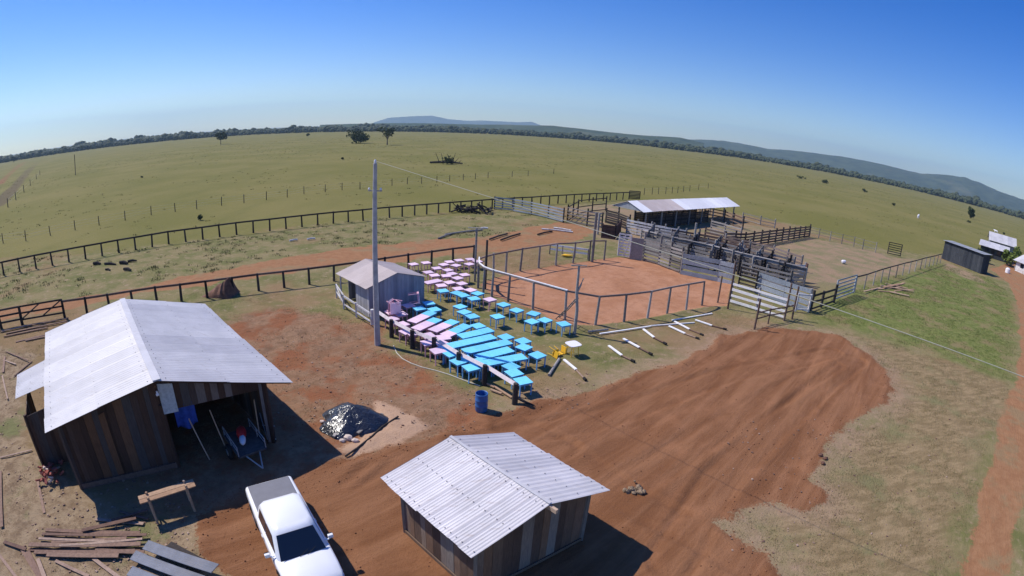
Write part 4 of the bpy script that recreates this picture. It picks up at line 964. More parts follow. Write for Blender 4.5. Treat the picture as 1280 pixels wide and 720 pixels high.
wp = [G(1012, 295), G(1023, 297.5), G(1037, 301), G(1052, 304.5), G(1067, 308), G(1078, 311.5), G(1094, 315.5)]
rail_fence('pole_fence', 'thin pole fence behind the bare cattle pen, beyond its far edge', wp, 1.7, [.6, 1.1, 1.6], M['wood_grey'], M['wood_grey'], .08, railw=.03, railh=.05, seed=7)
gate('dark field gate standing alone at the far right end of the pole fence', G(1109, 318), G(1125, 321.5), 2.1, 6, M['wood_black'], False, name='field_gate', bh=.13)
wp = polyline(GP([(1068, 365), (1110, 350), (1150, 337), (1175, 329)]), 3.2)
rail_fence('rail_fence', 'dark single rail fence from the cattle yard to the long dark shed', wp, 1.75, [1.7], M['wood_grey'], M['wood_black'], .07, railh=.14, seed=8)
wp = [G(50, 218.5), G(45.5, 224), G(38, 232), G(30, 240), G(20, 250), G(10, 259)]
rail_fence('wire_fence', 'old wire fence on dark posts beside the far left dirt track', wp, 2.2, [1.0, 1.9], M['wood_black'], M['steel'], .12, railw=.015, railh=.015, seed=9)

# ================================================================== CATTLE YARD
GB, BL_, BK = M['wood_grey'], M['wood_blue'], M['wood_black']
board_fence('yard_fence', 'silvery board fence running from the rail fence to the barn', GP([(618, 261), (642, 264), (664, 268), (685, 273), (704, 278)]), 1.9, 5, BK, BL_, 3.0, seed=1)
board_fence('yard_fence', 'dark board fence in front of the barn gable, left end of the cattle yard', GP([(709, 277), (733.5, 282.5), (752, 285)]), 2.1, 5, BK, GB, 2.6, seed=2, bh=.12)
board_fence('yard_fence', 'dark rail fence behind the barn gable with rounded left corner', GP([(709, 277), (722, 268), (740, 265), (757, 263)]), 2.2, 3, BK, BK, 3.0, seed=3, bh=.12)
board_fence('loading_ramp', 'dark red brown loading ramp of solid boards by the barn gable', GP([(752, 297), (768, 299), (775, 290)]), 1.7, 7, BK, M['dimwood'], 2.2, bh=.27, seed=4, cat='ramp')
board_fence('yard_fence', 'light board fence along the front of the barn posts', GP([(783, 291), (796, 294), (813, 297.5), (830, 301), (856, 306)]), 1.85, 5, GB, M['white_worn'], 2.6, seed=5, bh=.2)
board_fence('arena_barrier', 'grey board barrier at the back of the arena, left stretch with small gates', GP([(803, 325), (823, 331), (850, 341)]), 2.3, 7, GB, GB, 1.9, seed=6, bh=.15, extra=.5)
gate('narrow whitewashed gate at the back left of the arena', G(772, 321), G(786.5, 323.5), 2.5, 8, M['white_worn'], True, name='narrow_gate', bh=.17)
mb = MB(); a_, b_ = G(787, 323.5), G(802, 325.5)
mb.bar(onz(a_, 1.15), onz(b_, 1.15), .05, 2.3); o = single('solid_hurdle', mb, M['wood_grey'], 'weathered solid board panel between the whitewashed gate and the arena barrier', 'hurdle', onz(a_, 0))
board_fence('arena_barrier', 'blue grey wide board barrier along the arena, middle stretch', GP([(851, 342), (897, 351.5), (915, 356)]), 2.1, 4, GB, BL_, 3.4, bh=.36, seed=7, extra=.15)
board_fence('arena_barrier', 'blue grey wide board barrier at the near right end of the cattle yard', GP([(944, 366), (978, 378), (1009, 389)]), 2.0, 4, GB, BL_, 3.0, bh=.34, seed=8, extra=.1)
gate('dark slatted gate between the two blue grey barriers', G(922, 361), G(943, 367), 2.1, 6, BK, False, name='slatted_gate', bh=.13)
for i, (a_, b_, lab) in enumerate([((816, 299), (806, 316), 'by the left end of the walkway'), ((846, 305), (838, 319), 'behind the walkway, below the tall light pole'), ((872, 309), (862, 322), 'behind the walkway, right of the tall light pole'), ((898, 316), (888, 330), 'behind the middle of the walkway'), ((925, 323), (913, 338), 'behind the right half of the walkway'), ((950, 330), (938, 346), 'behind the right half of the walkway, farther right')]):
    board_fence('cross_fence', 'short grey cross fence ' + lab, GP([a_, b_]), 2.0, 6, GB, GB if i % 2 else M['wood_brown'], 2.4, bh=.18, seed=60 + i)
# raised walkway behind the barrier
board_fence('yard_fence', 'grey board fence with a pale top walkway behind the arena barrier', GP([(800, 308), (840, 318), (880, 327), (925, 339), (970, 350), (1004, 358)]), 1.9, 5, GB, GB, 2.8, bh=.22, seed=9, top_cap=M['wood_grey'])
board_fence('yard_fence', 'grey inner fence of the cattle yard, running beside the walkway', GP([(822, 305), (860, 313), (905, 323), (950, 334), (990, 343)]), 1.8, 5, GB, GB, 2.8, bh=.2, seed=10)
for i, (a_, b_, lab) in enumerate([((905, 323), (893, 338), 'first'), ((934, 331), (922, 343), 'second'), ((962, 337), (948, 352), 'third'), ((985, 343), (972, 360), 'fourth'), ((868, 315), (858, 331), 'fifth')]):
    board_fence('cross_fence', 'dark slatted cross fence dividing the cattle pens, ' + {'fifth': 'leftmost', 'first': 'second from the left', 'second': 'middle one', 'third': 'fourth from the left', 'fourth': 'rightmost'}[lab], GP([a_, b_]), 1.9, 6, BK, BK, 2.4, bh=.17, seed=20 + i)
board_fence('yard_fence', 'light grey board fence just behind the arena barrier, left part', GP([(806, 316), (830, 322), (858, 330), (885, 337)]), 1.8, 5, GB, GB, 2.6, bh=.2, seed=31)
board_fence('yard_fence', 'grey board fence between the barn and the inner pens', GP([(838, 304), (870, 309), (900, 315), (935, 324)]), 1.8, 5, GB, M['wood_brown'], 2.6, bh=.2, seed=32)
board_fence('yard_fence', 'dark board fence crossing in front of the barn gable', GP([(757, 278), (772, 282), (786, 288)]), 1.9, 6, BK, BK, 2.4, bh=.2, seed=33)
board_fence('yard_fence', 'whitish board fence at the far right end of the walkway', GP([(985, 352), (1003, 352)]), 1.9, 6, GB, M['white_worn'], 2.0, bh=.17, seed=34)
board_fence('yard_fence', 'grey board fence along the far side of the cattle pens, below the bare pen', GP([(905, 311), (935, 319), (965, 327), (1000, 339)]), 1.8, 5, GB, M['wood_brown2'], 2.6, bh=.18, seed=35)
board_fence('yard_fence', 'grey board fence just behind the right blue grey barrier', GP([(925, 350), (955, 358), (985, 366)]), 1.9, 5, GB, GB, 2.6, bh=.18, seed=36)
mb = MB(); p = G(1004, 356); mb.bar(onz(p, -.1), onz(p, 2.3), .35, .12, .2); single('pen_post', mb, M['dimwood'], 'stout dark brown corner post at the end of the walkway', 'post', p)
board_fence('yard_fence', 'dark brown board fence from the right end of the barn to the bare pen', GP([(880, 303), (905, 309), (930, 309), (960, 304), (985, 300), (1011, 296)]), 1.9, 5, BK, M['wood_brown'], 2.4, bh=.2, seed=11)
board_fence('yard_fence', 'light board fence under the right half of the barn roof', GP([(888, 291), (905, 296), (925, 302)]), 1.9, 5, GB, GB, 2.4, bh=.17, seed=12)
board_fence('yard_fence', 'dark board fence behind the right end of the barn', GP([(880, 272), (905, 277), (928, 287)]), 1.9, 4, BK, M['wood_brown'], 3.0, bh=.14, seed=13)
board_fence('yard_fence', 'pale pole fence stretching behind the barn to the right', GP([(928, 275), (950, 281), (968, 285)]), 1.4, 3, GB, M['wood_grey'], 3.2, bh=.10, seed=14)
board_fence('yard_fence', 'dark slatted fence at the near right corner of the cattle yard', GP([(1013, 388), (1026, 384), (1042, 378)]), 1.5, 3, BK, BK, 2.2, bh=.16, seed=15)
gate('dark open gate standing at the right corner of the cattle yard', G(1042, 377), G(1066, 368), 2.1, 6, BL_, False, name='open_gate', bh=.13)
for i, (px, py, hpx, lab) in enumerate([(865.5, 316, 38, 'tall light pole rising in the middle of the cattle yard'), (747, 293, 27, 'stout pale pole beside the loading ramp'), (740, 327, 62, 'tall leaning pale pole at the back corner of the arena')]):
    g = G(px, py); hz = top_z((px, py), (px, py - hpx)); mb = MB(); mb.tube([g, onz(g, hz)], .14, 8); single('yard_pole', mb, M['wood_grey'], lab, 'pole', g)
# small white boarded pen in front
board_fence('white_fence', 'whitewashed four board fence in front of the cattle yard, right of the arena', GP([(912, 378), (945, 388), (980, 399)]), 1.75, 4, M['wood_grey'], M['white_wood'], 2.3, bh=.17, seed=16, pw=.13, extra=.25)
for px, py, top, lab in [(909.5, 386, 325, 'tall thin post at the near right corner of the arena'), (943, 411, 372, 'short pale post standing in front of the white boarded fence'), (897, 378, 344, 'grey post where the pen rail stops, right side of the arena'), (980, 400, 352, 'tall dark post at the right end of the white boarded fence'), (990, 398, 356, 'white footed post to the right of the white boarded fence')]:
    g = G(px, py); hz = top_z((px, py), (px, top)); mb = MB(); mb.tube([onz(g, -.1), onz(g, hz)], .08, 8)
    single('fence_post', mb, M['wood_brown'], lab, 'post', g)
rail_fence('rail_fence', 'low dark rail fence bent around the white boarded fence corner', GP([(943, 409), (960, 404), (980, 400), (990, 397)]), 1.2, [.7, 1.15], M['wood_brown'], M['wood_brown'], .06, railh=.09, seed=18)
# little white framed crate by the corner
g = G(1000, 385); t_ = thing('timber_stand', 'white painted square timber frame by the right corner of the cattle yard', 'frame', g); a_, b_ = G(994, 389), G(1010, 390)
for q in (a_, b_):
    mb = MB(); mb.bar(onz(q, 0), onz(q, 1.6), .14, .14); mb.build('post', M['white_worn'], t_)
for z in (.2, 1.5):
    mb = MB(); mb.bar(onz(a_, z), onz(b_, z), .08, .12); mb.build('crossbar', M['white_worn'], t_)
# hurdle and slab behind the arena
a_, b_ = G(687, 317.5), G(736, 326.5) + Vector((0, .8, 0)); t_ = thing('white_hurdle', 'whitewashed two rail hurdle just behind the arena fence', 'hurdle', onz(a_, 0))
for f in (0, .33, .66, 1):
    q = lerp(a_, b_, f); mb = MB(); mb.bar(onz(q, 0), onz(q, 1.05), .1, .1); mb.build('post', M['wood_grey'], t_)
for z in (.55, .98):
    mb = MB(); mb.bar(onz(a_, z), onz(b_, z), .05, .17); mb.build('rail', M['white_wood'], t_)
mb = MB(); g = G(709, 321); mb.blob(g + Vector((0, 0, .15)), (.55, .28, .12), 3, .2, sub=2); single('feed_trough', mb, M['yellow'], 'small yellow trough on the ground behind the arena fence', 'trough', g)
g = G(1154 - 39 + 0, 330); 
mb = MB(); g = G(1054, 329.5); mb.blob(g + Vector((0, 0, .25)), (.38, .28, .28), 4, .2, sub=2); single('salt_bucket', mb, M['white_plastic'], 'small pale bucket alone on the bare cattle pen floor', 'bucket', g)

# ================================================================== POLES AND CABLES
pb_ = G(472, 430); ptop = AZ(469, 204, math.hypot(pb_.x, pb_.y)); t_ = thing('utility_pole', 'tall grey concrete utility pole standing in front of the grey hut', 'utility pole', onz(pb_, 0))
mb = MB(); mb.tube([onz(pb_, -.2), onz(ptop, ptop.z)], [.19, .11], 12); mb.build('shaft', M['concrete'], t_, smooth=False)
zz = ptop.z - 1.5; mb = MB(); mb.bar(onz(ptop, zz) + Vector((-.38, 0, 0)), onz(ptop, zz) + Vector((.40, 0, 0)), .05, .06); mb.build('crossarm', M['wood_grey'], t_)
for dx in (-.33, .33):
    mb = MB(); c = onz(ptop, zz) + Vector((dx, 0, .04)); mb.tube([c, c + Vector((0, 0, .06)), c + Vector((0, 0, .13))], [.05, .07, .03], 8); mb.build('insulator', M['white_plastic'], t_)
mb = MB(); c = onz(ptop, ptop.z); mb.tube([c, c + Vector((0, 0, .10)), c + Vector((0, 0, .2))], [.06, .08, .04], 8); mb.build('insulator', M['white_plastic'], t_)
W0 = onz(ptop, ptop.z + .12); d = Vector(ray(1262, 457)); W1 = Vector((0, 0, CAM_H)) + d * ((CAM_H - 8.9) / -d.z); W1 = lerp(W0, W1, 1.15)
pts = [lerp(W0, W1, i / 24) - Vector((0, 0, .35 * math.sin(PI * i / 24))) for i in range(25)]
mb = MB(); mb.tube(pts, .012, 6); single('overhead_cable', mb, M['cable'], 'thin pale overhead cable stretched from the utility pole across to the right', 'cable', W0)
pts = [G(492, 432), G(496, 441), G(503, 448), G(514, 454), G(528, 459), G(545, 463.5), G(562, 469), G(580, 476), G(600, 483)]
mb = MB(); mb.tube([onz(p, HGT(p.x, p.y) + .03) for p in pts], .028, 6); single('hose', mb, M['hose'], 'pale hose curving over the ground between the utility pole and the blue drum', 'hose', pts[0])
for px, py, top, bar_, lab in [(593.5, 351, 285, 1, 'tall grey post with a short crossbar rising among the pink tables'), (606.5, 361, 300, 0, 'tall dark post at the left bend of the arena fence')]:
    g = G(px, py); hz = top_z((px, py), (px, top)); t_ = thing('tall_post', lab, 'post', g); mb = MB(); mb.tube([onz(g, -.1), onz(g, hz)], .085, 8); mb.build('shaft', M['wood_grey'] if bar_ else BK, t_)
    if bar_: mb = MB(); mb.bar(onz(g, hz) - Vector((.7, 0, 0)), onz(g, hz) + Vector((.8, .1, 0)), .08, .06); mb.build('crossbar', M['wood_grey'], t_)
g = G(718, 416); hz = top_z((718, 416), (724, 332)); top = AZ(724, 332, math.hypot(g.x, g.y)); t_ = thing('forked_pole', 'rough forked branch pole with a flat crossbar at the near arena fence', 'pole', g)
mb = MB(); mb.tube([onz(g, -.1), lerp(g, top, .35) + Vector((.06, 0, 0)), lerp(g, top, .62) - Vector((.04, 0, 0)), top], [.12, .10, .09, .07], 8); mb.tube([lerp(g, top, .62), lerp(g, top, .72) + Vector((.18, 0, 0)), lerp(g, top, .8) + Vector((.32, 0, .1))], [.07, .06, .05], 6); mb.build('trunk', GB, t_)
mb = MB(); mb.bar(top - Vector((.5, .05, 0)), top + Vector((.5, .05, 0)), .16, .05); mb.build('crossbar', GB, t_)
a_, b_ = G(697, 398), lerp(g, top, .52); t_ = thing('crooked_ladder', 'crooked stick ladder leaning on the forked pole', 'ladder', onz(a_, 0)); sdv = Vector((.14, .16, 0))
for s_ in (-1, 1):
    mb = MB(); mb.tube([onz(a_, .02) + sdv * s_, lerp(a_, b_, .5) + sdv * s_ * .9 + Vector((.05, 0, 0)), b_ + sdv * s_ * .8], .035, 6); mb.build('side_rail', GB, t_)
for k in range(7):
    mb = MB(); c = lerp(a_, b_, .1 + k * .13); mb.tube([c - sdv * 1.05, c + sdv * 1.05], .025, 5); mb.build('rung', GB, t_)
# far telegraph post
g = G(94.5, 219); mb = MB(); mb.tube([onz(g, -.1), onz(g, top_z((94.5, 219), (94.5, 193)))], .16, 6); single('telegraph_post', mb, M['wood_black'], 'lone tall dark post far off in the left pasture', 'post', g)

# ================================================================== TABLES
TS = .74; TH = .72
def make_table(top, leg, name='table'):
    t_ = thing(name, 'x', 'table', (0, 0, -500), local=True)
    mb = MB(); mb.box((0, 0, TH - .014), (TS, TS, .028), tint=.9); mb.build('tabletop', top, t_, bevel=.006)
    mb = MB()
    for s_ in (-1, 1):
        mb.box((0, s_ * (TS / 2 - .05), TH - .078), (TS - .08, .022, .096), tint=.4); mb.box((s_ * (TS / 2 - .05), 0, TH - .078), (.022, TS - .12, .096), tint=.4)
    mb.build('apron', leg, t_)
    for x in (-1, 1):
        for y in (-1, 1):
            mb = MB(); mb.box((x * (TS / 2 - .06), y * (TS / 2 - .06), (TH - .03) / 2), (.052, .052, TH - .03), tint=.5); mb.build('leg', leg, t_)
    return t_
protoP = make_table(M['pink'], M['pink_leg']); protoB = make_table(M['blue'], M['blue_shade']); usedP = {'P': False, 'B': False}
TABN = []
def put_table(col, x, y, rz, label, z=None, rot=None, jit=.02):
    z = HGT(x, y) if z is None else z; pr_ = protoP if col == 'P' else protoB
    if jit: rz += random.gauss(0, jit)
    if not usedP[col]:
        usedP[col] = True; r = pr_; r.location = (x, y, z); r.rotation_euler = rot if rot is not None else (0, 0, rz); r['label'] = label
    else: r = copy_tree(pr_, (x, y, z), rz, rot, label)
    r.location.z += random.uniform(0, .012)
    r['group'] = 'square folding tables set out between the hut and the arena'; TABN.append(r); return r
cname = {'P': 'pale pink', 'B': 'sky blue'}
rowname = ['row nearest the grey hut', 'second row from the hut', 'third row from the hut', 'fourth row from the hut', 'fifth row from the hut', 'sixth row from the hut', 'seventh row from the hut', 'eighth row from the hut', 'pair right of the eighth row', 'short row above the three bottom tables']
rows = [((518.8, 399.5), (536.5, 391), 'PPB'), ((524.1, 408.6), (543, 399.7), 'PPB'), ((544.3, 411.2), (565.3, 401.6), 'PPB'), ((562.1, 416), (579, 408.2), 'PBB'), ((583.2, 418.2), (606.3, 412.9), 'BBB'), ((566.3, 430.8), (612.8, 420.4), 'BBBB'), ((585, 437.5), (632.6, 427), 'BBBB'), ((603.3, 444.6), (632.5, 437.2), 'BBB'), ((632.2, 448.6), (649.2, 445.7), 'BB'), ((605.5, 453.6), (620, 450.6), 'BB')]
for rn, (a_, b_, cols) in zip(rowname, rows):
    A1, B1 = G(*a_, TH), G(*b_, TH); d = (B1 - A1).normalized(); mid = (A1 + B1) / 2; n = len(cols); sp = TS + .012; ang = math.atan2(d.y, d.x)
    for i, c in enumerate(cols):
        p = mid + d * (i - (n - 1) / 2) * sp
        put_table(c, p.x, p.y, ang, '%s table, %s from the rail in the %s' % (cname[c], ORD[i], rn), jit=.006)
singles = [  # pixel of the top's centre, colour, extra words
 ('B', 632.2, 420.4, 'blue square table at the far end of the seventh row, touching its upper corner'), ('B', 653.8, 425.3, 'sky blue table standing behind the right end of the rows, topmost of two touching ones'),
 ('B', 655, 433.2, 'sky blue table just below the touching table at the right end of the rows'), ('B', 671.8, 443.5, 'sky blue table set apart as the rightmost of the crowded block'),
 ('B', 639, 457.2, 'sky blue table, uppermost of the three stepping down to the rail end'), ('B', 642.6, 465.5, 'sky blue table, middle of the three stepping down to the rail end'), ('B', 653.8, 475.3, 'sky blue table at the bottom corner, beside the last dark rail post'),
 ('B', 589, 459, 'small looking blue table squeezed under the rail beside the sixth dark post'), ('B', 581, 448, 'blue table below the rail between two dark posts, left of the blue drum'), ('B', 564, 441, 'blue table below the rail, beside the last pink tables'), ('B', 597, 452, 'blue table tucked against the rail above the blue drum'),
 ('P', 490, 397.5, 'pink square table at the top left, under the pale rail beside the utility pole'), ('P', 502.5, 404.5, 'pink square table against the rail, second from the utility pole'), ('P', 508.5, 413.5, 'pink square table under the rail, third from the utility pole'), ('P', 516.5, 415.5, 'pink square table between the second and third dark rail posts'), ('P', 535, 418.5, 'pink square table behind the middle dark rail posts, touching the fourth row'),
 ('P', 535.5, 427.5, 'pink square table in front of the middle dark rail posts'), ('P', 551, 428, 'pink square table half under the rail, nearest the blue ones'), ('P', 547.5, 437.5, 'pink square table beneath the rail, lowest of the pink ones'), ('P', 554.5, 421, 'pink square table at the lower end of the fourth row'),
 ('B', 580.5, 389.2, 'blue table behind the second and third rows, mostly hidden by the table in front'), ('B', 597.6, 406.5, 'sky blue table just above the upper end of the fifth row'), ('B', 590.5, 394.3, 'sky blue table standing alone above the fifth row, with its left legs in view'), ('B', 575.2, 382.3, 'sky blue table standing alone at the edge of the grey hut shadow'), ('B', 622, 394.8, 'sky blue table standing alone midway between the rows and the arena fence'),
 ('P', 612.3, 373.5, 'single pink table standing among the blue ones by the arena fence'), ('B', 629.5, 380, 'sky blue table by the arena fence, first to the right of the single pink one'), ('B', 645.8, 387.2, 'sky blue table by the arena fence, second to the right of the single pink one'), ('B', 667, 391.3, 'sky blue table by the arena fence, above the touching pair'),
 ('B', 665, 401, 'sky blue table, left one of the touching pair by the arena fence'), ('B', 681.3, 399.4, 'sky blue table, right one of the touching pair by the arena fence'), ('B', 704.8, 404, 'sky blue table beside the forked pole, rightmost by the arena fence'),
 ('B', 553.8, 362.6, 'sky blue table standing right of the grey hut, in front of the pink cluster'), ('B', 571, 365.3, 'sky blue table in the back blue group, leftmost'), ('B', 579.2, 368.4, 'sky blue table in the back blue group, second from its left'), ('B', 592.4, 372.3, 'sky blue table in the back blue group, nearest the single pink one'), ('B', 597, 366, 'sky blue table in the back blue group, closest to the arena post'),
 ('B', 524, 384.5, 'blue table standing in the shade against the grey hut wall'), ('B', 536, 378, 'blue table in the shade at the right corner of the grey hut'), ('B', 543, 386, 'blue table in the shade in front of the grey hut corner')]
for c, px, py, lab in singles:
    g = G(px, py, TH); put_table(c, g.x, g.y, random.choice((.62, .78, .9)) + random.uniform(-.12, .12), lab)
clus = [(516.8, 329.3), (532.5, 327.5), (535.5, 339.7), (546.2, 334.2), (554.8, 329.5), (561.9, 326.2), (574, 324.2), (587.8, 323), (570, 330.3), (560, 336.4), (586.8, 329), (597, 325.5), (543.1, 343.5), (557.9, 344), (565, 341), (572, 346.8), (580.7, 342.3), (536.5, 352.5), (545.7, 350.6), (551.8, 356.2), (562, 352.6), (577, 353.5), (573, 360), (588.3, 361.8)]
for i, (px, py) in enumerate(sorted(clus)):
    g = G(px, py, TH); lab = 'pale pink square table in the cluster behind the grey hut, %s from the left' % ORD[i]
    put_table('P', g.x, g.y, random.choice((.55, .7, .85)) + random.uniform(-.15, .15), lab)
# pink tables stacked on their sides by the hut
for px, py, rot, lab in [(489.5, 399, Euler((R(90), 0, R(38))), 'pink table tipped on its side on top of another, nearest the utility pole'), (501, 401.5, Euler((R(-88), 0, R(80))), 'pink table tipped on its side with its top showing, right one of the stack'), (511, 390.5, Euler((R(84), R(8), R(105))), 'pink table tipped up against the grey hut wall, farthest back of the stack')]:
    g = G(px, py + 3); a = rot.z; put_table('P', g.x, g.y, .7, lab.split(' tipped')[0] + ' standing under ' + {0: 'the tipped table nearest the utility pole', 1: 'the tipped table that shows its top', 2: 'the tipped table at the hut wall'}[[489.5, 501, 511].index(px)]); put_table('P', g.x, g.y, 0, lab, rot=rot, z=TH + .42)
g = G(495, 392); put_table('P', g.x, g.y, .4, 'pink table standing behind the tipped ones at the grey hut wall')
for px, py, lab in [(557, 434.5, 'blue table squeezed between the pink ones and the rail'), (573.5, 451, 'blue table below the rail, midway between the fourth and fifth dark posts')]:
    g = G(px, py, TH); put_table('B', g.x, g.y, .75, lab)
# white table with yellow legs
g = G(716.8, 429.6, TH); t_ = thing('table', 'white topped table on yellow legs standing alone right of the blue tables', 'table', onz(g, 0))
g = onz(g, 0); mb = MB(); pts = []
for i in range(24):
    a = 2 * PI * i / 24; r = .40 / (abs(math.cos(a)) ** 5 + abs(math.sin(a)) ** 5) ** .2; pts.append(g + Vector((r * math.cos(a + .5), r * math.sin(a + .5), .69)))
mb.prism(pts, (0, 0, .035)); mb.build('tabletop', M['white_plastic'], t_)
for x in (-1, 1):
    for y in (-1, 1):
        mb = MB(); q = Vector((x * .22, y * .22, 0)); q.rotate(Euler((0, 0, .5))); mb.tube([g + q * 1.15, g + q + Vector((0, 0, .69))], .022, 8); mb.build('leg', M['yellow'], t_)
def chair(label, p, rot, z=.3):
    t_ = thing('chair', label, 'chair', (p.x, p.y, z), 'yellow chairs on the grass', local=True); t_.rotation_euler = rot
    mb = MB(); mb.box((0, 0, .0), (.42, .42, .03), tint=.5); mb.build('seat', M['yellow'], t_, bevel=.01)
    mb = MB(); mb.box((-.2, 0, .26), (.03, .40, .3), tint=.5); mb.box((-.2, .19, .1), (.025, .025, .25)); mb.box((-.2, -.19, .1), (.025, .025, .25)); mb.build('backrest', M['yellow'], t_)
    for x in (-1, 1):
        for y in (-1, 1):
            mb = MB(); mb.tube([(x * .17, y * .17, 0), (x * .21, y * .21, -.42)], .018, 7); mb.build('leg', M['yellow'], t_)
    return t_
chair('yellow chair tipped over left of the white table, nearer the blue tables', G(694, 445), Euler((R(95), R(10), R(40))), .22)
chair('yellow chair lying on its back under the white table edge', G(704, 441), Euler((R(15), R(-88), R(20))), .22)

# pale rail with dark posts along the tables
rp = GP([(466, 405), (489.6, 421), (515.5, 435), (542.5, 445), (573, 464.5), (605.5, 481), (643.3, 505)])
t_ = thing('table_rail', 'pale timber rail on stout dark posts along the left side of the tables', 'fence', onz(rp[0], 0))
for i, p in enumerate(rp):
    mb = MB(); hh = 1.12 if i else 1.0; mb.tube([onz(p, -.1), onz(p, .6), onz(p, hh)], [.15, .135, .12], 9); mb.build('post', BK if i else M['white_worn'], t_)
for a_, b_ in zip(rp, rp[1:]):
    mb = MB(); off = Vector((.10, .10, 0)); mb.bar(onz(a_, .98) + off, onz(b_, .94) + off, .08, .20, up=(.5, .5, 1)); mb.build('rail', M['pink_rail'], t_)
for i, (a_, b_) in enumerate([((601, 478), (618, 486)), ((616, 484), (640, 499)), ((613, 489), (627, 494))]):
    p, q = G(*a_), G(*b_); mb = MB(); mb.tube([onz(p, .10), onz(q, .09)], .06, 7); single('peeled_pole', mb, M['wood_new'], 'pale peeled pole on the ground behind the blue drum, %s of three' % ('upper', 'longest', 'shortest')[i], 'pole', p, 'peeled poles by the drum')
p, q = G(644, 503), G(668, 508); mb = MB(); mb.tube([onz(p, .25), onz(q, .05)], .04, 6); single('stick', mb, BK, 'dark stick slanting to the ground from the last dark rail post', 'stick', p)

# drum
g = G(601.5, 513.5); t_ = thing('drum', 'open blue plastic drum standing by the end of the pale rail', 'drum', onz(g, 0)); g = onz(g, HGT(g.x, g.y)); mb = MB()
prof = [(.26, 0), (.285, .05), (.29, .28), (.30, .30), (.29, .32), (.295, .58), (.305, .60), (.295, .62), (.285, .86), (.29, .92), (.27, .93), (.265, .86), (.27, .08)]
n = 24; vs = [g + Vector((r * math.cos(2 * PI * k / n), r * math.sin(2 * PI * k / n), z)) for r, z in prof for k in range(n)]
fs = [(i * n + k, i * n + (k + 1) % n, (i + 1) * n + (k + 1) % n, (i + 1) * n + k) for i in range(len(prof) - 1) for k in range(n)] + [tuple(range(n))[::-1], tuple(range((len(prof) - 1) * n, len(prof) * n))]
mb.add(vs, fs, .5); mb.build('body', M['drum'], t_, smooth=True)

# uprooted posts and planks by the arena
up_ = [((704.7, 451), (720, 463.5), (731, 475)), ((760.7, 433.5), (777, 445.5), (791, 452)), ((779, 424.7), (799, 435.7), (813, 443)), ((804, 412.7), (817.3, 423), (831, 430)), ((836, 408.7), (856, 418), (871.5, 423.5)), ((843, 403), (861.6, 412.7), (877, 419)), ((869, 401), (889.7, 408), (906, 412))]
for i, (a_, b_, c_) in enumerate(up_):
    A1, B1, C1 = G(*a_), G(*b_), G(*c_); t_ = thing('uprooted_post', 'uprooted white painted post lying on the grass by the arena, %s from the left' % ORD[i], 'fence post', onz(A1, 0), 'uprooted white posts on the grass')
    mb = MB(); mb.bar(onz(A1, .08), onz(B1, .08), .14, .07); mb.build('painted_part', M['white_wood'], t_)
    mb = MB(); mb.tube([onz(B1, .06), onz(C1, .05)], .045, 6); mb.build('bare_part', M['wood_scrap'], t_)
    mb = MB(); d = (C1 - B1).normalized() * .13; mb.tube([onz(C1, .05) - d, onz(C1, .05) + d], .085, 7); mb.build('dark_end', M['post_end'], t_)
for i, (a_, b_, w_, lab) in enumerate([((749.7, 418), (813, 408.5), .10, 'long white plank lying along the near arena fence, left one'), ((839.7, 401), (890, 392.5), .09, 'long white plank lying along the near arena fence, right one'), ((813, 408), (868, 404), .07, 'thin white pole lying in the middle along the near arena fence')]):
    p, q = G(*a_), G(*b_); mb = MB(); mb.bar(onz(p, .05), onz(q, .05), w_, .06); single('white_plank', mb, M['white_wood'], lab, 'plank', p)
for i, (a_, b_, m_, lab) in enumerate([((699, 450), (686, 470.5), GB, 'short thick grey log lying below the yellow chairs'), ((735, 416), (760, 413), GB, 'grey log lying at the foot of the near arena fence'), ((560, 301), (575, 298), GB, 'x')][:2]):
    p, q = G(*a_), G(*b_); mb = MB(); mb.tube([onz(p, .08), onz(q, .08)], .075, 9); single('log', mb, m_, lab, 'log', p)

# ================================================================== PICKUP
TRX, TRY, TRA = -8.03, 12.73, R(-51)
tk = thing('pickup_truck', 'white double cab pickup truck with grey bed cover parked on the red earth', 'pickup truck', (TRX, TRY, HGT(TRX + 1.6, TRY - 2.2)), local=True); tk.rotation_euler.z = TRA
st = [(0, .80, .98, 1.00), (.04, .86, 1.03, 1.04), (.12, .885, 1.05, 1.055), (1.0, .90, 1.06, 1.07), (1.7, .905, 1.06, 1.08), (2.8, .91, 1.05, 1.08), (3.8, .91, 1.05, 1.10), (4.05, .905, 1.04, 1.12), (4.5, .89, 1.00, 1.09), (4.9, .86, .94, 1.03), (5.08, .81, .86, .94), (5.18, .72, .74, .80)]
vs = []; 
for x, hw_, zs, zt in st:
    half = [(0, .40), (hw_ * .9, .40), (hw_ * .985, .50), (hw_, .66), (hw_, .82), (hw_ * .985, zs - .07), (hw_ * .955, zs - .015), (hw_ * .90, zs + .005), (hw_ * .6, zs + (zt - zs) * .75), (0, zt)]
    vs += [(x, y, z) for y, z in half] + [(x, -y, z) for y, z in half[-2:0:-1]]
n = 18; fs = [(i * n + k, i * n + (k + 1) % n, (i + 1) * n + (k + 1) % n, (i + 1) * n + k) for i in range(len(st) - 1) for k in range(n)] + [tuple(range(n)), tuple(range((len(st) - 1) * n, len(st) * n))[::-1]]
mb = MB(); mb.add(vs, fs, .5); mb.build('body', M['car'], tk, smooth=True)
mb = MB(); lv = [(1.60, 4.02, .83, .80, 1.05), (1.66, 3.86, .80, .77, 1.20), (1.77, 3.52, .70, .68, 1.62), (1.84, 3.40, .665, .645, 1.72), (1.98, 3.26, .60, .58, 1.775)]
vs = []
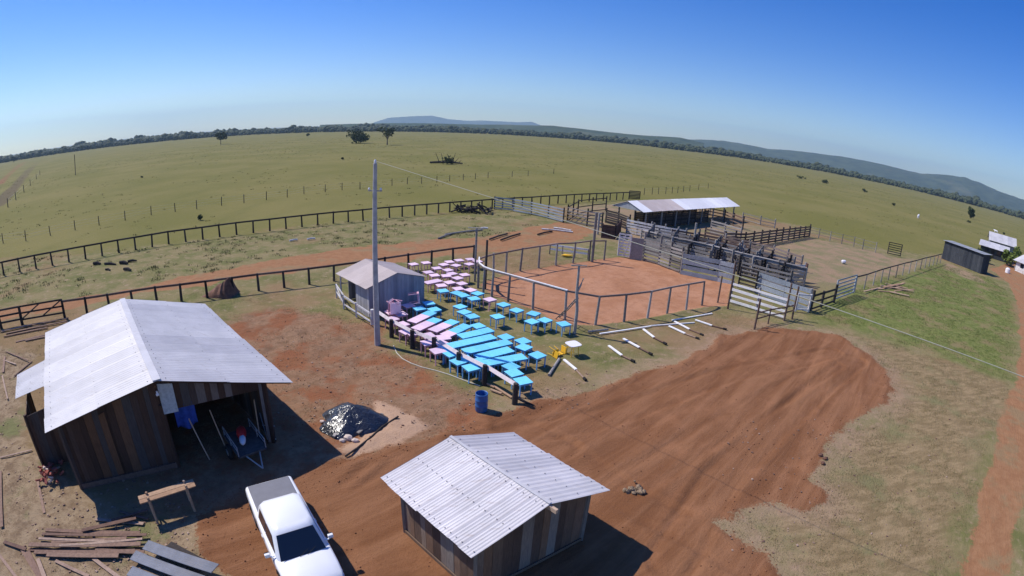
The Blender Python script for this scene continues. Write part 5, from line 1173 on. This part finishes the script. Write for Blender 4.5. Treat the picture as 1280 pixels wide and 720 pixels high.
for xa, xb, wa, wb, z in lv: vs += [(xa + .12, wa, z), (xa, wa - .16, z), (xa, -wa + .16, z), (xa + .12, -wa, z), (xb - .14, -wb, z), (xb, -wb + .18, z), (xb, wb - .18, z), (xb - .14, wb, z)]
n = 8; fs = [(i * n + k, i * n + (k + 1) % n, (i + 1) * n + (k + 1) % n, (i + 1) * n + k) for i in range(len(lv) - 1) for k in range(n)] + [tuple(range((len(lv) - 1) * n, len(lv) * n))]
mb.add(vs, fs, .5); cab = mb.build('cab', M['car'], tk, smooth=True)
def glassq(name, q, off, parent=tk, m_=None):
    q = [Vector(p) for p in q]; nrm = (q[1] - q[0]).cross(q[2] - q[0]).normalized(); c = sum(q, Vector()) / len(q)
    if nrm.dot(c - Vector((2.7, 0, 1.3))) < 0: nrm = -nrm
    mb = MB(); mb.prism([p + nrm * off for p in q], nrm * .006, .5); return mb.build(name, m_ or M['glass'], parent)
glassq('windshield', [(3.975, -.72, 1.10), (3.975, .72, 1.10), (3.47, .58, 1.68), (3.47, -.58, 1.68)], .022)
glassq('rear_window', [(1.615, -.56, 1.16), (1.615, .56, 1.16), (1.775, .48, 1.62), (1.775, -.48, 1.62)], .012)
def sidepl(s_, x, z):       # point on the cab's flank at height z
    for (a1, b1, w1, v1, z1), (a2, b2, w2, v2, z2) in zip(lv, lv[1:]):
        if z <= z2: f = (z - z1) / (z2 - z1); break
    xa, xb, wa, wb = lerp(a1, a2, f), lerp(b1, b2, f), lerp(w1, w2, f), lerp(v1, v2, f); g_ = (x - xa - .12) / (xb - .14 - xa - .12)
    return (x, s_ * lerp(wa, wb, max(0, min(1, g_))), z)
for s_ in (-1, 1):
    glassq('door_window', [sidepl(s_, 1.92, 1.20), sidepl(s_, 2.66, 1.20), sidepl(s_, 2.68, 1.62), sidepl(s_, 2.02, 1.62)], .012)
    glassq('door_window', [sidepl(s_, 2.74, 1.20), sidepl(s_, 3.66, 1.20), sidepl(s_, 3.32, 1.62), sidepl(s_, 2.74, 1.62)], .012)
    mb = MB()
    mb.box((3.62, s_ * 1.02, 1.16), (.10, .17, .13), tint=.5); mb.box((3.68, s_ * .88, 1.12), (.06, .14, .04)); o = mb.build('wing_mirror', M['car'], tk, bevel=.03)
    mb = MB(); mb.box((3.545, s_ * 1.02, 1.16), (.008, .16, .13)); mb.build('mirror_glass', M['glass'], o)
    for x in (2.55, 3.5):
        mb = MB(); mb.box((x - .05, s_ * .915, .92), (.16, .03, .035)); mb.build('door_handle', M['steel'], tk, bevel=.008)
    for x in (1.72, 2.70, 3.72):
        mb = MB(); mb.box((x, s_ * .9065, .76), (.010, .012, .50)); mb.build('door_seam', M['black'], tk)
    mb = MB(); mb.prism([(4.98, s_ * .80, .72), (5.13, s_ * .62, .70), (5.10, s_ * .62, .86), (4.86, s_ * .845, .90)], (.015, s_ * .03, .005)); mb.build('headlight', M['glass'], tk)
    mb = MB(); mb.box((.0, s_ * .79, .80), (.05, .10, .26)); mb.build('tail_light', M['red'], tk)
    for x in (.98, 4.18):
        mb = MB(); mb.tube([(x, s_ * .60, .0 + .37), (x, s_ * .66, .37), (x, s_ * .88, .37), (x, s_ * .92, .37)], [.33, .37, .37, .33], 28); wl = mb.build('wheel', M['black'], tk)
        mb = MB(); mb.tube([(x, s_ * .885, .37), (x, s_ * .928, .37)], [.24, .2], 20); mb.build('rim', M['rim'], wl)
        mb = MB(); pts = [(x + .46 * math.cos(a), s_ * .855, .40 + .46 * math.sin(a)) for a in [PI * k / 12 for k in range(13)]]
        mb.tube(pts, .07, 6); mb.build('wheel_arch', M['black'], tk)
mb = MB(); mb.box((.86, 0, 1.078), (1.50, 1.52, .03)); mb.build('bed_cover', M['tonneau'], tk, bevel=.012)
mb = MB(); mb.box((5.17, 0, .52), (.12, 1.60, .20)); mb.build('front_bumper', M['car'], tk, bevel=.04)
mb = MB(); mb.box((5.185, 0, .76), (.03, .95, .18)); mb.build('grille', M['black'], tk)
mb = MB(); mb.box((-.07, 0, .52), (.14, 1.55, .16)); mb.build('rear_bumper', M['steel'], tk, bevel=.03)
mb = MB(); mb.box((-.012, 0, .82), (.02, 1.30, .015)); mb.build('tailgate_handle', M['black'], tk)
for s_ in (-1, 1):
    mb = MB(); mb.tube([(4.02, s_ * .12, 1.125), (3.86, s_ * .12 + .42, 1.25)], .010, 5); mb.build('wiper', M['black'], tk)
mb = MB(); mb.box((3.83, -.28, 1.262), (.10, .03, .004), rot=Euler((0, R(42), 0)).to_matrix()); mb.build('paper_slip', M['white_plastic'], tk)

# ================================================================== AROUND THE SHEDS
# cart in the shed bay
bp = G(309, 566); mk = thing('cart', 'low grey cart with light tube rails parked in the shade of the big shed', 'cart', (bp.x, bp.y, 0), local=True); mk.rotation_euler.z = R(-42)
mb = MB(); mb.box((0, 0, .55), (1.9, 1.25, .07), tint=.5); mb.box((0, 0, .46), (1.7, .9, .1), tint=.3); mb.build('bed', M['cartbed'], mk)
for s_ in (-1, 1):
    mb = MB(); mb.tube([(-.9, s_ * .6, .58), (-.9, s_ * .6, 1.0), (.9, s_ * .6, 1.0), (.9, s_ * .6, .58)], .022, 7); mb.tube([(-.9, s_ * .6, .8), (.9, s_ * .6, .8)], .018, 6); mb.tube([(0, s_ * .6, .58), (0, s_ * .6, 1.0)], .018, 6); mb.build('side_rail', M['tube'], mk)
    mb = MB(); mb.tube([(0, s_ * .66, .33), (0, s_ * .70, .33), (0, s_ * .80, .33), (0, s_ * .84, .33)], [.29, .33, .33, .29], 22); wl = mb.build('wheel', M['black'], mk)
    mb = MB(); mb.tube([(0, s_ * .80, .33), (0, s_ * .85, .33)], [.17, .15], 14); mb.build('rim', M['steel'], wl)
mb = MB(); mb.tube([(.9, .3, .5), (1.9, 0, .42)], .03, 7); mb.tube([(.9, -.3, .5), (1.9, 0, .42)], .03, 7); mb.build('drawbar', M['tube'], mk)
q = Vector((bp.x, bp.y, 0)); t_ = thing('sack', 'red sack with a white end lying on the cart in the shed bay', 'sack', (q.x - .15, q.y + .1, .59), local=True); t_.rotation_euler.z = R(-60)
mb = MB(); mb.blob((-.2, 0, .2), (.42, .22, .2), 4, .06, sub=3); mb.build('red_part', M['red'], t_, smooth=True)
mb = MB(); mb.blob((.28, .02, .16), (.36, .14, .14), 5, .06, sub=3); mb.build('white_part', M['white_plastic'], t_, smooth=True)
mb = MB(); c = G(335, 552); t_ = thing('tube_frame', 'bent light tube frame standing at the right of the cart', 'frame', onz(c, 0)); c = onz(c, 0)
for k, (p, q) in enumerate([((0, 0, .1), (-.5, .6, 1.0)), ((.35, .1, .1), (-.2, .7, .9)), ((-.3, .3, .6), (.2, .5, .5))]):
    mb = MB(); mb.tube([c + Vector(p), c + Vector(q)], .022, 6); mb.build('tube', M['tube'], t_)
# blue cloth hanging in the bay, poles leaning
in_ = onz(lerp(WFL0, WFR0, .56), 0) + bk0 * .5; mb = MB(); vs = []; fs = []
for i in range(13):
    for j in range(9):
        u = i / 12; v = j / 8; p = in_ + wv0 * (u * .9) + bk0 * (.10 * math.sin(u * 9) * (.3 + v)) ; vs.append((p.x, p.y, 2.45 - v * 1.0 - .12 * math.sin(u * PI) * v))
fs = [(i * 9 + j, (i + 1) * 9 + j, (i + 1) * 9 + j + 1, i * 9 + j + 1) for i in range(12) for j in range(8)]; mb.add(vs, fs, .5)
o = single('hanging_cloth', mb, M['bluecloth'], 'deep blue cloth hanging in the upper left of the shed bay', 'cloth', in_, smooth=True); sm_ = o.modifiers.new('thick', 'SOLIDIFY'); sm_.thickness = .01
for i, (f, l, lab) in enumerate([(.66, .3, 'thin pale pole leaning inside the shed bay beside the blue cloth'), (.76, .2, 'pale pole leaning in the middle of the shed bay, left of the motorbike'), (.93, -.2, 'pale stick leaning at the right of the shed bay, behind the motorbike')]):
    p = onz(lerp(WFL0, WFR0, f), 0) - bk0 * .1; q = p + wv0 * l * -1.2 + bk0 * .6; mb = MB(); mb.tube([onz(p, 0), onz(q, 1.9)], .03, 6); single('leaning_pole', mb, M['wood_new'], lab, 'pole', p)
# bench of new timber
a_, b_ = G(174, 626, .92), G(243, 604, .92); t_ = thing('work_bench', 'rough plank work bench of fresh timber in front of the big shed', 'bench', onz((a_ + b_) / 2, 0)); d = (b_ - a_).normalized(); nn = Vector((-d.y, d.x, 0))
for s_ in (-.12, .12):
    mb = MB(); mb.bar(a_ + nn * s_ + Vector((0, 0, .02)), b_ + nn * s_ + Vector((0, 0, .02)), .22, .04); mb.build('top_plank', M['wood_new'], t_)
for f in (.16, .84):
    c = lerp(a_, b_, f)
    for s_ in (-1, 1):
        mb = MB(); mb.bar(onz(c + nn * s_ * .34, -.02), onz(c + nn * s_ * .17, 1.06), .07, .07); mb.build('leg', M['wood_new'], t_)
    mb = MB(); mb.bar(onz(c - nn * .3, .35), onz(c + nn * .3, .35), .05, .07); mb.build('crosspiece', M['wood_new'], t_)
def boards_pile(specs, m_, lab, group, name='loose_board', cat='board', w_=(.10, .2), th=.03, z=.03, words=None):
    specs = sorted(specs, key=lambda s: s[0][1] + s[1][1]); N_ = len(specs)
    for i, (a_, b_, *r) in enumerate(specs):
        p, q = G(*a_), G(*b_); zz = HGT(p.x, p.y) + z + (r[0] if r else 0); mb = MB(); mb.bar(onz(p, zz), onz(q, zz + random.uniform(0, .05)), random.uniform(*w_), th)
        single(name, mb, m_, lab % ('%s from the back' % ORD[i]), cat, onz(p, 0), group)
rnd = random.Random(11); P1 = []
raw = [((58, 664), (176, 668)), ((54, 670), (185, 672)), ((50, 676), (172, 680)), ((38, 684), (178, 684)), ((36, 688), (176, 690)), ((44, 692), (170, 692)), ((60, 696), (150, 698)), ((104, 667), (172, 652)), ((120, 650), (180, 656)), ((140, 652), (186, 640)), ((66, 680), (160, 676)), ((76, 686), (180, 678)), ((150, 640), (186, 650)), ((120, 690), (182, 694))]
boards_pile([(a, b, .02 + .035 * (i % 4)) for i, (a, b) in enumerate(raw)], M['wood_scrap'], 'rough board in the loose pile before the big shed, %s', 'boards piled in front of the big shed')
raw = [((14, 412), (86, 399)), ((8, 418), (84, 403)), ((5, 422), (60, 411)), ((20, 428), (58, 419)), ((32, 427), (58, 422)), ((2, 416), (40, 408))]
boards_pile([(a, b, .03 * (i % 3)) for i, (a, b) in enumerate(raw)], M['wood_scrap'], 'long timber slab in the pile by the dark braced gate, %s', 'slabs stacked by the timber gate', w_=(.14, .24), th=.06)
raw = [((6, 679), (34, 689)), ((0, 695), (22, 724)), ((28, 686), (50, 722)), ((36, 690), (54, 726)), ((70, 702), (112, 722)), ((118, 700), (150, 724)), ((48, 700), (58, 726))]
boards_pile([(a, b, .02) for a, b in raw], M['wood_scrap'], 'scattered plank on the ground at the bottom left corner, %s', 'planks scattered at the bottom left', w_=(.12, .22))
raw = [((0, 572), (40, 563)), ((47, 600), (56, 642)), ((38, 540), (52, 572)), ((1, 590), (3, 660)), ((4, 450), (20, 456)), ((3, 470), (10, 500)), ((6, 446), (4, 466)), ((18, 470), (40, 452)), ((8, 440), (36, 452))]
boards_pile([(a, b, .02) for a, b in raw], M['wood_scrap'], 'loose plank left of the big shed, %s', 'loose planks along the left side of the big shed', w_=(.08, .16))
# brick rubble
t_ = None; rnd = random.Random(3)
c0 = G(64, 598)
for i in range(46):
    p = G(64 + rnd.gauss(0, 7), 596 + rnd.gauss(0, 8)); k = math.exp(-((p - c0).length / .9) ** 2) * .45 * rnd.random(); mb = MB()
    mb.box(onz(p, .05 + k), (.22, .11, .07), tint=rnd.random(), rot=Euler((rnd.uniform(-.6, .6), rnd.uniform(-.6, .6), rnd.uniform(0, 3))).to_matrix())
    single('brick', mb, M['brick'] if rnd.random() < .8 else M['pale_brick'], 'broken brick in the rubble heap at the left foot of the big shed', 'brick', onz(p, 0), 'broken bricks heaped by the shed')
# roof panels stacked
q = [G(186, 675, .42), G(274, 705, .42), G(264, 716, .42), G(178, 686, .42)]
for i, (dz, off, lab) in enumerate([(.42, Vector((0, 0, 0)), 'top'), (.22, Vector((-.35, -.45, 0)), 'middle'), (.06, Vector((-.2, -1.0, 0)), 'lowest')]):
    mb = MB(); A4, B4, C4, D4 = [onz(p + off, dz) for p in q]; vs = []; nseg = 10
    for k in range(nseg + 1):
        f = k / nseg; hgt = .022 * (k % 2); vs += [lerp(A4, D4, f) + Vector((0, 0, hgt)), lerp(B4, C4, f) + Vector((0, 0, hgt)), lerp(A4, D4, f) + Vector((0, 0, hgt - .03)), lerp(B4, C4, f) + Vector((0, 0, hgt - .03))]
    fs = []
    for k in range(nseg): o_ = k * 4; fs += [(o_, o_ + 1, o_ + 5, o_ + 4), (o_ + 2, o_ + 6, o_ + 7, o_ + 3), (o_, o_ + 4, o_ + 6, o_ + 2), (o_ + 1, o_ + 3, o_ + 7, o_ + 5)]
    fs += [(0, 2, 3, 1), (nseg * 4, nseg * 4 + 1, nseg * 4 + 3, nseg * 4 + 2)]; mb.add(vs, fs, .4)
    single('roof_panel', mb, M['panel_dark'], 'grey ribbed roof panel lying at the bottom left, %s one of the stack' % lab, 'roof panel', onz(A4, 0), 'grey panels stacked at the bottom left')
mb = MB()
p = G(232, 700); mb.box(onz(p, .12), (1.6, .5, .24), rz=R(-12)); single('panel_block', mb, M['wood_black'], 'dark timber block under the stacked grey panels', 'block', onz(p, 0))
# tarpaulin heap
cx0 = G(440, 527); bmn = 34; rad = 1.35; V = []; rnd = random.Random(8)
for i in range(bmn):
    for j in range(48):
        a = 2 * PI * j / 48; r = i / (bmn - 1); rr = rad * (1 + .13 * math.sin(3 * a + 1) + .08 * math.sin(7 * a)) * r
        x, y = cx0.x + rr * math.cos(a) * 1.12, cx0.y + rr * math.sin(a) * 1.0
        h = .82 * max(0, 1 - r) ** .8 + .10 * abs(math.sin(9 * a + 5 * r)) * r * (1 - r) * 3 + .20 * (float(fbm(x, y, .8, 3, 3)) - .45) * min(1, 3 * r) * (1.1 - r)
        V.append((x, y, max(.015, h)))
fs = [(i * 48 + j, i * 48 + (j + 1) % 48, (i + 1) * 48 + (j + 1) % 48, (i + 1) * 48 + j) for i in range(bmn - 1) for j in range(48)]
mb = MB(); mb.add(V, fs, .5); o = single('tarpaulin', mb, M['tarp'], 'black plastic sheet draped over a heap near the utility pole', 'tarpaulin', onz(cx0, 0), smooth=True)
for i, (px, py, w_, m_, lab) in enumerate([(418, 532, .17, 'rock', 'small red stone at the lower left of the plastic sheet'), (435, 549, .20, 'pale', 'large pale stone holding the front edge of the plastic sheet'), (428, 552, .13, 'pale', 'small pale stone before the plastic sheet, left of the large one'), (444, 552, .15, 'pale', 'pale stone before the plastic sheet, right of the large one'), (403, 528, .12, 'pale', 'pale stone at the left end of the plastic sheet')]):
    p = G(px, py); mb = MB(); mb.blob(onz(p, w_ * .4), (w_, w_ * .8, w_ * .6), i, .2, sub=2); single('stone', mb, M['rock'] if m_ == 'rock' else M['pale_brick'], lab, 'stone', p, 'stones around the plastic sheet')
for i, (a_, b_, lab) in enumerate([((417, 546), (442, 527), 'grey board laid across the front of the plastic sheet'), ((447, 542), (478, 519), 'thick grey board weighing down the right side of the plastic sheet'), ((455, 532), (470, 521), 'short grey board on the right side of the plastic sheet')]):
    p, q = G(*a_, .12), G(*b_, .12); mb = MB(); mb.bar(onz(p, .14), onz(q, .34 if i == 0 else .2), .14, .05); single('board', mb, GB, lab, 'board', p)
p = [G(432, 572), G(447, 562), G(465, 548), G(478, 536), G(498, 525)]
mb = MB(); mb.tube([onz(q, HGT(q.x, q.y) + .05) for q in p], .045, 7); single('dark_pole', mb, M['char'], 'dark crooked pole lying on the pale sand beside the plastic sheet', 'pole', p[0])
# brown earth heap behind the fence
g = G(279, 367.5); V = []; rs4 = np.random.RandomState(4)
for i in range(22):
    for j in range(30):
        x = -1.7 + 2.9 * j / 29; y = -1.0 + 2.0 * i / 21; h = 1.35 * max(0, min((x + 1.6) / 2.3, (1.15 - x) / .5)) * max(0, 1 - (y / 1.0) ** 2) ** .7
        h *= .82 + .4 * float(vnoise(x * 3 + 50, y * 3, 1.0, 3)); V.append((g.x + x, g.y + y, h - .04))
mb = MB(); mb.add(V, [(i * 30 + j, i * 30 + j + 1, (i + 1) * 30 + j + 1, (i + 1) * 30 + j) for i in range(21) for j in range(29)], .5)
single('earth_mound', mb, M['soil'], 'dark brown earth mound with a peak, behind the rail fence posts', 'mound', g)
# charred logs between the fences
for i, (a_, b_, r_) in enumerate([((117, 331), (126, 331), .28), ((131, 331), (145, 331.5), .22), ((150, 330), (160, 330.5), .3), ((155, 338), (164, 339), .26), ((160, 328), (171, 327), .22), ((132, 338), (138, 338.5), .18)]):
    p, q = G(*a_), G(*b_); mb = MB(); r_ *= .55; mb.tube([onz(p, r_), lerp(onz(p, r_), onz(q, r_), .5) + Vector((0, .1, .03)), onz(q, r_ * .8)], [r_, r_ * 1.1, r_ * .6], 8); single('charred_log', mb, M['char'], 'charred log on the ground before the pasture fence, %s from the left' % ORD[i], 'log', onz(p, 0), 'charred logs at the left')
# scrap heap by the far fence
g = G(591, 265); t_ = thing('scrap_heap', 'heap of dark broken branches beside the pasture rail fence', 'heap', g); rnd = random.Random(9); mb = MB()
for i in range(60):
    c = g + Vector((rnd.uniform(-2.8, 2.8), rnd.uniform(-1, 1), rnd.uniform(.1, .9))); d = Vector((rnd.gauss(0, 1), rnd.gauss(0, 1), rnd.gauss(0, .35))).normalized() * rnd.uniform(.4, 1.1); mb.tube([c - d, c + d], rnd.uniform(.05, .13), 5)
mb.build('branches', M['char'], t_)
for i, (a_, b_, m_, lab) in enumerate([((548, 299), (568, 292), GB, 'grey weathered pole on the grass by the road, left one'), ((556, 294), (603, 288), GB, 'long grey weathered pole on the grass by the road, beside the tall post'), ((612, 300), (634, 293), BK, 'dark bent branch on the road verge, left one'), ((626, 301), (650, 293), BK, 'dark bent branch on the road verge, right one'), ((672, 294), (690, 290), BK, 'dark branch under the white logs'), ((677, 287), (716, 291), M['white_worn'], 'long pale log on the dirt in front of the silvery fence'), ((692, 285.5), (714, 289), M['white_worn'], 'short pale log behind the long pale one on the dirt'), ((601, 286), (610, 286), M['white_worn'], 'small pale board in the grass near the dark branches'), ((362, 302), (372, 300.5), M['white_worn'], 'pale flat board in the grass left of the utility pole'), ((384, 300), (394, 299), M['white_worn'], 'small pale flat board in the grass nearest the utility pole')]):
    p, q = G(*a_), G(*b_); mb = MB(); mb.tube([onz(p, .1), lerp(onz(p, .13), onz(q, .13), .5) + Vector((0, .12, 0)), onz(q, .1)], .10, 7); single('lying_timber', mb, m_, lab, 'timber', onz(p, 0))
raw = [((1080, 364), (1112, 357)), ((1090, 362), (1128, 360)), ((1100, 358), (1142, 366)), ((1106, 356), (1134, 362)), ((1114, 359), (1130, 354)), ((1098, 364), (1120, 366)), ((1112, 366), (1136, 371)), ((1104, 361), (1124, 357)), ((1118, 364), (1143, 362))]
boards_pile([(a, b, .05 * (i % 4)) for i, (a, b) in enumerate(raw)], M['wood_new'], 'pinkish plank in the loose pile on the green grass, %s', 'planks piled on the green grass', w_=(.2, .4), th=.05)
# rubbish mound of roots near the small hut
g = G(795, 612); mb = MB(); rnd = random.Random(10)
for i in range(26):
    mb.blob((g.x + rnd.gauss(0, .22), g.y + rnd.gauss(0, .16), HGT(g.x, g.y) + rnd.uniform(0, .12)), rnd.uniform(.05, .13), i, .3, tint=rnd.random())
o = single('dirt_clods', mb, M['dry_root'], 'small heap of clods and dry roots on the red earth right of the plank hut', 'heap', onz(g, 0))
g = G(1031, 574)
for i, (dx, dy) in enumerate([(0, 0), (-6, -4), (-3, 6)]):
    q = G(1031 + dx, 574 + dy); mb = MB(); mb.blob(onz(q, .05), (.13, .1, .08), i, .3, sub=2); single('dark_clod', mb, M['soil'], 'dark clod at the right edge of the graded earth, %s' % ('the rightmost of three', 'the uppermost of three', 'the lowest of three')[i], 'clod', onz(q, 0))
# loose small stones and chips
rs = np.random.RandomState(12); mb = MB()
for (x0, y0, x1, y1, nn_) in ((20, 600, 240, 715, 260), (300, 420, 600, 540, 260), (900, 520, 1200, 700, 160), (640, 440, 760, 520, 60), (0, 440, 60, 600, 120)):
    for i in range(nn_):
        p = G(rs.uniform(x0, x1), rs.uniform(y0, y1)); r_ = rs.uniform(.015, .05); z_ = HGT(p.x, p.y)
        mb.box((p.x, p.y, z_ + r_ * .3), (r_ * 2, r_ * 1.4, r_), rz=rs.uniform(0, 3), tint=rs.rand())
o = mb.build('chips', M['wood_scrap'], kind='stuff'); o['label'] = 'small chips and pebbles scattered over the bare ground'; o['category'] = 'chips'
